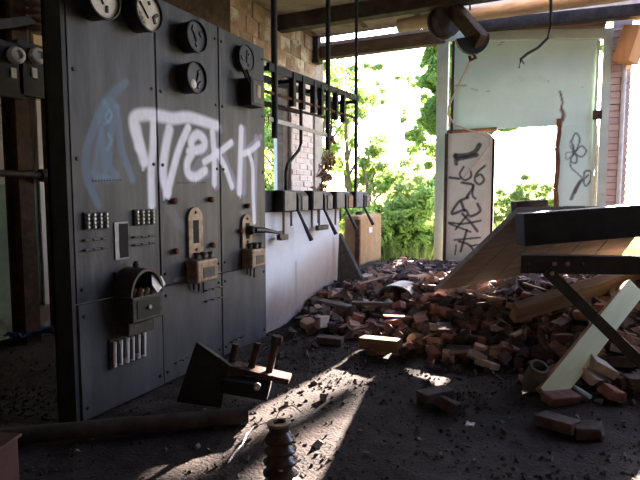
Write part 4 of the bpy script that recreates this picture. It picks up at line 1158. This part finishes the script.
# beaded wire
pts = [onZ(278, 421, 0.06), onZ(265, 423, 0.05), onZ(254, 427, 0.03), onZ(247, 434, 0.02), onZ(242, 445, 0.02), onZ(234, 453, 0.02), onZ(228, 463, 0.015)]
bw = MB(); bw.tube(pts, 0.0025, 5)
wr_ = bw.build('beaded_wire', M['steel'], origin=pts[3]); tag(wr_, 'thin pale wire strung with beads curling beside the ribbed insulator', 'wire')
for i in range(3, len(pts) - 1):
    for f in (0.0, 0.25, 0.5, 0.75):
        p = pts[i].lerp(pts[i + 1], f); m = MB(); m.lathe([(0.001, -0.007), (0.006, -0.003), (0.006, 0.003), (0.001, 0.007)], p, (0, 0, 1), 6); m.build('bead', M['porcelain'], wr_)
pts = [onZ(276, 418, 0.04), onZ(280, 410, 0.08), onZ(292, 405, 0.10), onZ(303, 413, 0.02)]
m = MB(); m.tube(pts, 0.003, 5); tag(m.build('bent_wire', M['steel'], origin=pts[-1]), 'short bent wire arching above the ribbed insulator', 'wire')

# red-brown box corner at the lower left
q = at(18, 437, 1.95)
rb = thing('metal_box', 'reddish brown metal box cut off at the lower left corner', 'box', (q.x - 0.2, q.y, 0.0))
Rz = Matrix.Rotation(math.radians(20), 3, 'Z')
m = MB(); cen = Vector((q.x, q.y, 0)) + Rz @ Vector((-0.20, -0.15, 0)); m.box(cen + Vector((0, 0, q.z / 2)), (0.40, 0.30, q.z), Rz); m.build('body', M['redbox'], rb, bevel=0.006)
m = MB(); m.box(cen + Vector((0, 0, q.z + 0.006)), (0.42, 0.32, 0.012), Rz); m.build('lid', M['redbox'], rb, bevel=0.003)
# blue plastic
c = onZ(32, 336, 0.12); m = MB(); vs = []; nn = 8
for i in range(nn):
    for j in range(nn):
        vs.append(c + Vector(((i - 3.5) * 0.03, (j - 3.5) * 0.045, 0.01 + 0.06 * random.random())))
m.add(vs, [(i * nn + j, (i + 1) * nn + j, (i + 1) * nn + j + 1, i * nn + j + 1) for i in range(nn - 1) for j in range(nn - 1)])
o = m.build('plastic_sheet', M['blue'], origin=c); md = o.modifiers.new('thickness', 'SOLIDIFY'); md.thickness = 0.004
tag(o, 'crumpled blue plastic sheet on the floor behind the switchboard end', 'plastic sheet')

# ------------------------------------------------------------------ left wall fittings
def lw(x, y, off): return onX(x, y, WX + off)
a = lw(19, 200, 0.25); b_ = lw(34, 200, 0.25)
m = MB(); m.span((WX + 0.10, a.y, 0.0), (WX + 0.12, b_.y, 3.75)); m.span((WX + 0.24, a.y, 0.0), (WX + 0.26, b_.y, 3.75)); m.span((WX + 0.12, (a.y + b_.y) / 2 - 0.01, 0), (WX + 0.24, (a.y + b_.y) / 2 + 0.01, 3.75))
tag(m.build('steel_column', M['rustdark'], origin=(WX + 0.18, (a.y + b_.y) / 2, 0)), 'rusty brown steel column standing against the left wall', 'column')
a = lw(42, 60, 0.22); 
pipe('conduit', 'thin dark vertical conduit between rusty column and switchboard', [(WX + 0.22, a.y, 2.25), (WX + 0.22, a.y, 0.1)], 0.024, M['rustdark'])
a = lw(-20, 172, 0.30); b_ = lw(52, 176, 0.30)
hp = thing('horizontal_pipe', 'dark horizontal pipe with a coupling crossing the rusty column', 'pipe', (a + b_) / 2)
m = MB(); m.tube([a, b_], 0.026, 10); m.build('tube', M['darkmetal'], hp, smooth=True)
c = lw(46, 175.5, 0.30); m = MB(); m.lathe([(0.045, -0.05), (0.05, -0.03), (0.05, 0.03), (0.045, 0.05)], c, (0, 1, 0), 12); m.build('coupling', M['darkmetal'], hp, smooth=True)
for k, (x, lb) in enumerate([(8, 'dark switch board with a white porcelain knob, left of the rusty column'), (29, 'dark switch board with a white porcelain knob, mounted on the rusty column')]):
    c = lw(x, 70, 0.33)
    t = thing('knob_switch', lb, 'switch', c, 'porcelain knob switches on the left wall')
    m = MB(); m.box(c, (0.05, 0.20, 0.38)); bd = m.build('base', M['blacksteel'], t, bevel=0.005)
    q = c + Vector((0.03, 0.03, 0.10)); m = MB(); m.lathe([(0.035, -0.01), (0.055, 0.0), (0.06, 0.03), (0.05, 0.06), (0.03, 0.065), (0.025, 0.04)], q, (1, -0.1, 0), 16); m.build('knob', M['porcelain'], t, smooth=True)
    m = MB(); m.box(c + Vector((0.03, 0.02, -0.02)), (0.01, 0.04, 0.07)); m.build('name_label', M['dial'], bd)
c = lw(38, 8, 0.35)
t = thing('ribbed_insulator', 'brown ribbed insulator above the knob switches beside the switchboard', 'insulator', c)
prof = [(0.05, -0.18)]
for k in range(6): prof += [(0.05, -0.17 + 0.055 * k), (0.085, -0.155 + 0.055 * k), (0.085, -0.14 + 0.055 * k), (0.05, -0.125 + 0.055 * k)]
prof += [(0.05, 0.18)]
M['clay'] = mat('brown_clay', (0.12, 0.065, 0.05), (0.22, 0.13, 0.10), 0.5, scale=9)
m = MB(); m.lathe(prof, c, (0, 0, 1), 18); m.build('body', M['clay'], t, smooth=True)
m = MB(); m.tube([c + Vector((0, 0, 0.17)), (c.x, c.y, 3.75)], 0.025, 8); m.build('stem', M['blacksteel'], t)
a = lw(-20, 27, 0.36); b_ = lw(40, 19, 0.36)
tag(MB().bar(a, b_, 0.04, 0.06).build('busbar', M['blacksteel'], origin=(a + b_) / 2), 'black horizontal bar running to the brown ribbed insulator', 'bar')
M['litstrip'] = mat('lit_wall_strip', (0.62, 0.58, 0.52), (0.78, 0.75, 0.70), 0.9, scale=4, c3=(0.30, 0.24, 0.18), c3w=0.6, stretch=(1, 1, 0.3))  # pale strip for lit wall beside the column; the light is in its colour
m = MB(); a = lw(34, 50, 0.04); b2 = lw(60, 50, 0.04)
m.span((WX, a.y, 0.3), (WX + 0.035, b2.y, 1.95)); tag(m.build('wall_strip', M['litstrip'], origin=(WX, a.y, 0.3), bevel=0.004), 'long pale strip standing for lit wall, on the left wall below the tan board', 'board')
m = MB()
m.span((WX, a.y, 1.95), (WX + 0.04, b2.y, 2.75)); tag(m.build('wall_strip', M['tanboard'], origin=(WX, a.y, 1.95), bevel=0.004), 'tan wooden board on the left wall beside the rusty column', 'board')

# ------------------------------------------------------------------ vegetation
def leaf_cloud(centers, radii, counts, size, flat=0.75):
    cs, rs = [], []
    for c, r, n in zip(centers, radii, counts):
        d = rng.normal(size=(n, 3)); d /= np.linalg.norm(d, axis=1)[:, None]
        rad = rng.random(n) ** 0.45
        cs.append(np.array(c) + d * rad[:, None] * np.array([r, r, r * flat]))
    C = np.vstack(cs); n = len(C)
    a = rng.normal(size=(n, 3)); a /= np.linalg.norm(a, axis=1)[:, None]
    b = np.cross(a, rng.normal(size=(n, 3))); b /= np.linalg.norm(b, axis=1)[:, None]
    s_ = size * rng.uniform(0.6, 1.3, n)[:, None]
    nn = np.cross(a, b)
    p0 = C - a * s_; p1 = C + b * s_ * 0.42 + nn * s_ * 0.12; p2 = C + a * s_; p3 = C - b * s_ * 0.42 + nn * s_ * 0.12
    return np.stack([p0, p1, p2, p3], 1).reshape(-1, 3)
def leaf_object(name, V, material, parent):
    o = np.array(world_loc(parent)); V = V - o
    n = len(V) // 4
    idx = np.arange(n * 4).reshape(n, 4)
    me = bpy.data.meshes.new(name); me.from_pydata(V.tolist(), [], idx.tolist()); me.materials.append(material)
    ob = bpy.data.objects.new(name, me); COL.objects.link(ob); ob.parent = parent; ob['kind'] = 'stuff'
    return ob
def tree(name, label, base, trunk_h, blobs, size, material, cat='tree', group=None, trunk_r=0.12):
    """blobs: (dx, dy, z, radius, leaves)"""
    t = thing(name, label, cat, base, group)
    bx, by, bz = base
    m = MB()
    if trunk_r > 0.05:
        m.tube([(bx, by, bz - 0.1), (bx + 0.08, by, bz + trunk_h * 0.5), (bx - 0.05, by + 0.05, bz + trunk_h)], [trunk_r, trunk_r * 0.8, trunk_r * 0.5], 8)
        m.build('trunk', M['bark'], t, smooth=True)
    cen, rad, cnt = [], [], []
    m = MB()
    for (dx, dy, z, r, n) in blobs:
        n = int(n); c = Vector((bx + dx, by + dy, bz + z))
        st = Vector((bx, by, bz + min(trunk_h * 0.9, max(0.05, z * 0.6))))
        m.tube([st, st.lerp(c, 0.5) + Vector((0, 0, 0.15 * r)), c], [max(0.012, trunk_r * 0.4), max(0.008, trunk_r * 0.25), 0.006], 5)
        k = max(3, int(n / 120))
        for i in range(k):
            d = rng.normal(size=3); d /= np.linalg.norm(d)
            cc = np.array(c) + d * r * rng.random() ** 0.5 * np.array([1, 1, 0.8])
            cen.append(cc); rad.append(r * rng.uniform(.28, .5)); cnt.append(int(n / k))
    m.build('branches', M['bark'], t)
    leaf_object('foliage', leaf_cloud(cen, rad, cnt, size), material, t)
    return t
def gpos(x, depth):
    p = at(x, 195, depth); return (p.x, p.y, 0.0)
# shrubs right outside the leafy bay
k = 0
shl = ['leafy green shrub by the orange tank', 'dense low shrub in the middle of the leafy bay', 'leafy shrub against the left gate post', 'tall pale shrub behind the middle of the leafy bay', 'tall shrub behind the orange tank', 'spreading shrub behind the left gate post']
for (x, d, hgt, mt) in [(388, 9.6, 0.95, 'leaf'), (410, 9.9, 1.1, 'leafdark'), (431, 9.7, 1.4, 'leaf'), (415, 11.5, 1.45, 'leafpale'), (388, 12.0, 1.55, 'leaf'), (440, 11.8, 1.5, 'leaf')]:
    b = gpos(x, d)
    bl = [(random.uniform(-.45, .45), random.uniform(-.4, .4), hgt * f, 0.42, 900) for f in (.15, .3, .5, .7, .85, 0.2, .55)]
    tree('shrub', shl[k], b, hgt * 0.6, bl, 0.055, M[mt], 'shrub', 'shrubs outside the open bay', 0.03); k += 1
# low rank weeds through the opening of the gate
wl_ = ['left hazy bush seen through the gate opening', 'middle bush seen through the gate opening', 'right bush seen through the gate opening', 'far low bush between the others in the gate opening']
for i, (x, d, hgt, mt) in enumerate([(500, 17, 1.35, 'leafpale'), (525, 18, 1.6, 'leafpale'), (548, 16, 1.4, 'leafpale'), (512, 22, 1.5, 'leafpale')]):
    b = gpos(x, d)
    bl = [(random.uniform(-.8, .8), random.uniform(-.5, .5), hgt * f, 0.55, 500) for f in (.2, .4, .6, .8, .9, .5)]
    tree('bush', wl_[i], b, hgt * 0.6, bl, 0.085, M[mt], 'bush', 'bushes beyond the gate opening', 0.03)
# trees beyond the side window and bay
def crown(z0, z1, R, n, leaves):
    out = []
    for i in range(n):
        f = (i + 0.5) / n; z = z0 + (z1 - z0) * f
        rr = R * math.sin(math.pi * (0.15 + 0.8 * f)); a = random.uniform(0, 6.28)
        out.append((math.cos(a) * rr * random.random(), math.sin(a) * rr * random.random(), z, R * random.uniform(.45, .7), leaves))
    return out
tl_ = [('broad dense tree filling the side window opening', 285, 13.5, 2.6, 0.6, 5.6, 1.7, 14, 700, 'leaf', 0.09),
       ('slim tree behind the pale brick pier', 318, 12.5, 2.2, 0.5, 4.6, 1.2, 12, 480, 'leaf', 0.08),
       ('airy tree right of the brick pier at the bay edge', 347, 14.5, 2.4, 0.5, 4.9, 1.1, 11, 330, 'leaf', 0.085),
       ('young tree left of the bay behind the tank', 368, 13.5, 1.5, 0.3, 2.4, 1.0, 7, 420, 'leafpale', 0.08),
       ('tree with leafy boughs hanging beside the left gate post', 446, 13.0, 2.8, 1.6, 4.4, 0.85, 9, 520, 'leaf', 0.075),
       ('far pale tree on the skyline in the middle of the bay', 405, 24.0, 1.8, 0.4, 2.7, 1.6, 8, 420, 'leafpale', 0.11),
       ('far dense tree left behind the side window', 262, 17.0, 3.0, 0.8, 6.0, 2.2, 14, 900, 'leafdark', 0.11)]
for (lb, x, d, th, z0, z1, R, n, lv_, mt, sz) in tl_:
    tree('tree', lb, gpos(x, d), th, crown(z0, z1, R, n, lv_), sz, M[mt], 'tree', 'trees outside', 0.11)
# overhanging twigs in the top of the bay
tree('tree', 'tall tree whose thin twigs hang in the top of the bay', gpos(441, 17), 5.0, [(-1.2, 0, 5.0, 0.6, 240), (-2.0, 0, 4.6, 0.5, 160), (-0.5, 0, 4.4, 0.5, 220), (-1.4, 0, 3.7, 0.4, 110), (-0.7, 0, 3.3, 0.4, 140), (-2.2, 0, 5.4, .5, 200)], 0.085, M['leafpale'], 'tree', 'trees outside', 0.05)
# unseen trees added behind the gate sheets to shade the wall, panels and floor
tree('tree', 'unseen tree added behind the green gate sheet and door leaf as sun blocker', (-2.45, 14.0, 0.0), 4.2, [(dx, random.uniform(-.4, .4), z, 0.5, 1000) for z in np.linspace(3.2, 7.4, 13) for dx in (-0.75, -0.3, 0.15, 0.6, 1.0, 1.35) if z > 4.2 or dx < 1.1] + [(random.uniform(0.0, 0.45), 0, z, 0.28, 700) for z in (2.9, 3.0, 3.1, 3.3)] + [(dx, dy, z, 0.32, 900) for dx in (0.75, 1.05) for z in (3.35, 3.7, 4.05, 4.4) for dy in (-0.3, 0.3)], 0.10, M['leafdark'], 'tree', 'trees outside', 0.09)
tree('tree', 'unseen slender tree added behind the flower gate sheet to shade a floor strip', (0.42, 13.2, 0.0), 3.4, [*[(-0.59, 0, z, 0.10, 380) for z in (3.56, 3.68, 3.8, 3.92, 4.04)], (0.0, 0, 4.5, 0.25, 400)], 0.07, M['leafdark'], 'tree', 'trees outside', 0.07)
# dry vine hanging on the rack
VX = SX - 0.3
pts = [onX(332, 118, VX), onX(331, 140, VX), onX(328, 158, VX), onX(324, 175, VX), onX(320, 190, VX)]
pts[0].z = 2.25; pts[-1].z = 1.25
t = thing('dried_vine', 'dry brown vine hanging beside the pale brick pier', 'vine', pts[-1])
m = MB(); m.tube([Vector(p) for p in pts], 0.012, 5); m.build('stem', M['bark'], t)
leaf_object('foliage', leaf_cloud([tuple(p) for p in pts] + [tuple(onX(327, 165, VX))], [0.05, 0.07, 0.09, 0.1, 0.09, 0.1], [14, 35, 50, 55, 50, 50], 0.045), M['dry'], t)
# grass
def grass(name, label, n, xa, xb, ya, yb, h):
    x = rng.uniform(xa, xb, n); y = ya + (yb - ya) * rng.random(n) ** 1.6
    z = 0.0 * x
    hh = h * rng.uniform(.5, 1.2, n); an = rng.uniform(0, 6.28, n); w = 0.012 + 0.0012 * (y - 8)
    lean = rng.normal(size=(n, 2)) * 0.3 * hh[:, None]
    p0 = np.stack([x - np.cos(an) * w, y - np.sin(an) * w, z], -1); p1 = np.stack([x + np.cos(an) * w, y + np.sin(an) * w, z], -1)
    p2 = np.stack([x + lean[:, 0], y + lean[:, 1], z + hh], -1)
    V = np.stack([p0, p1, p2], 1).reshape(-1, 3); idx = np.arange(3 * n).reshape(n, 3)
    me = bpy.data.meshes.new(name); me.from_pydata(V.tolist(), [], idx.tolist()); me.materials.append(M['grass'])
    ob = bpy.data.objects.new(name, me); COL.objects.link(ob); ob['kind'] = 'stuff'; tag(ob, label, 'grass')
grass('grass', 'tall grass growing outside the bays', 26000, -9, 4, 8.5, 30, 0.4)
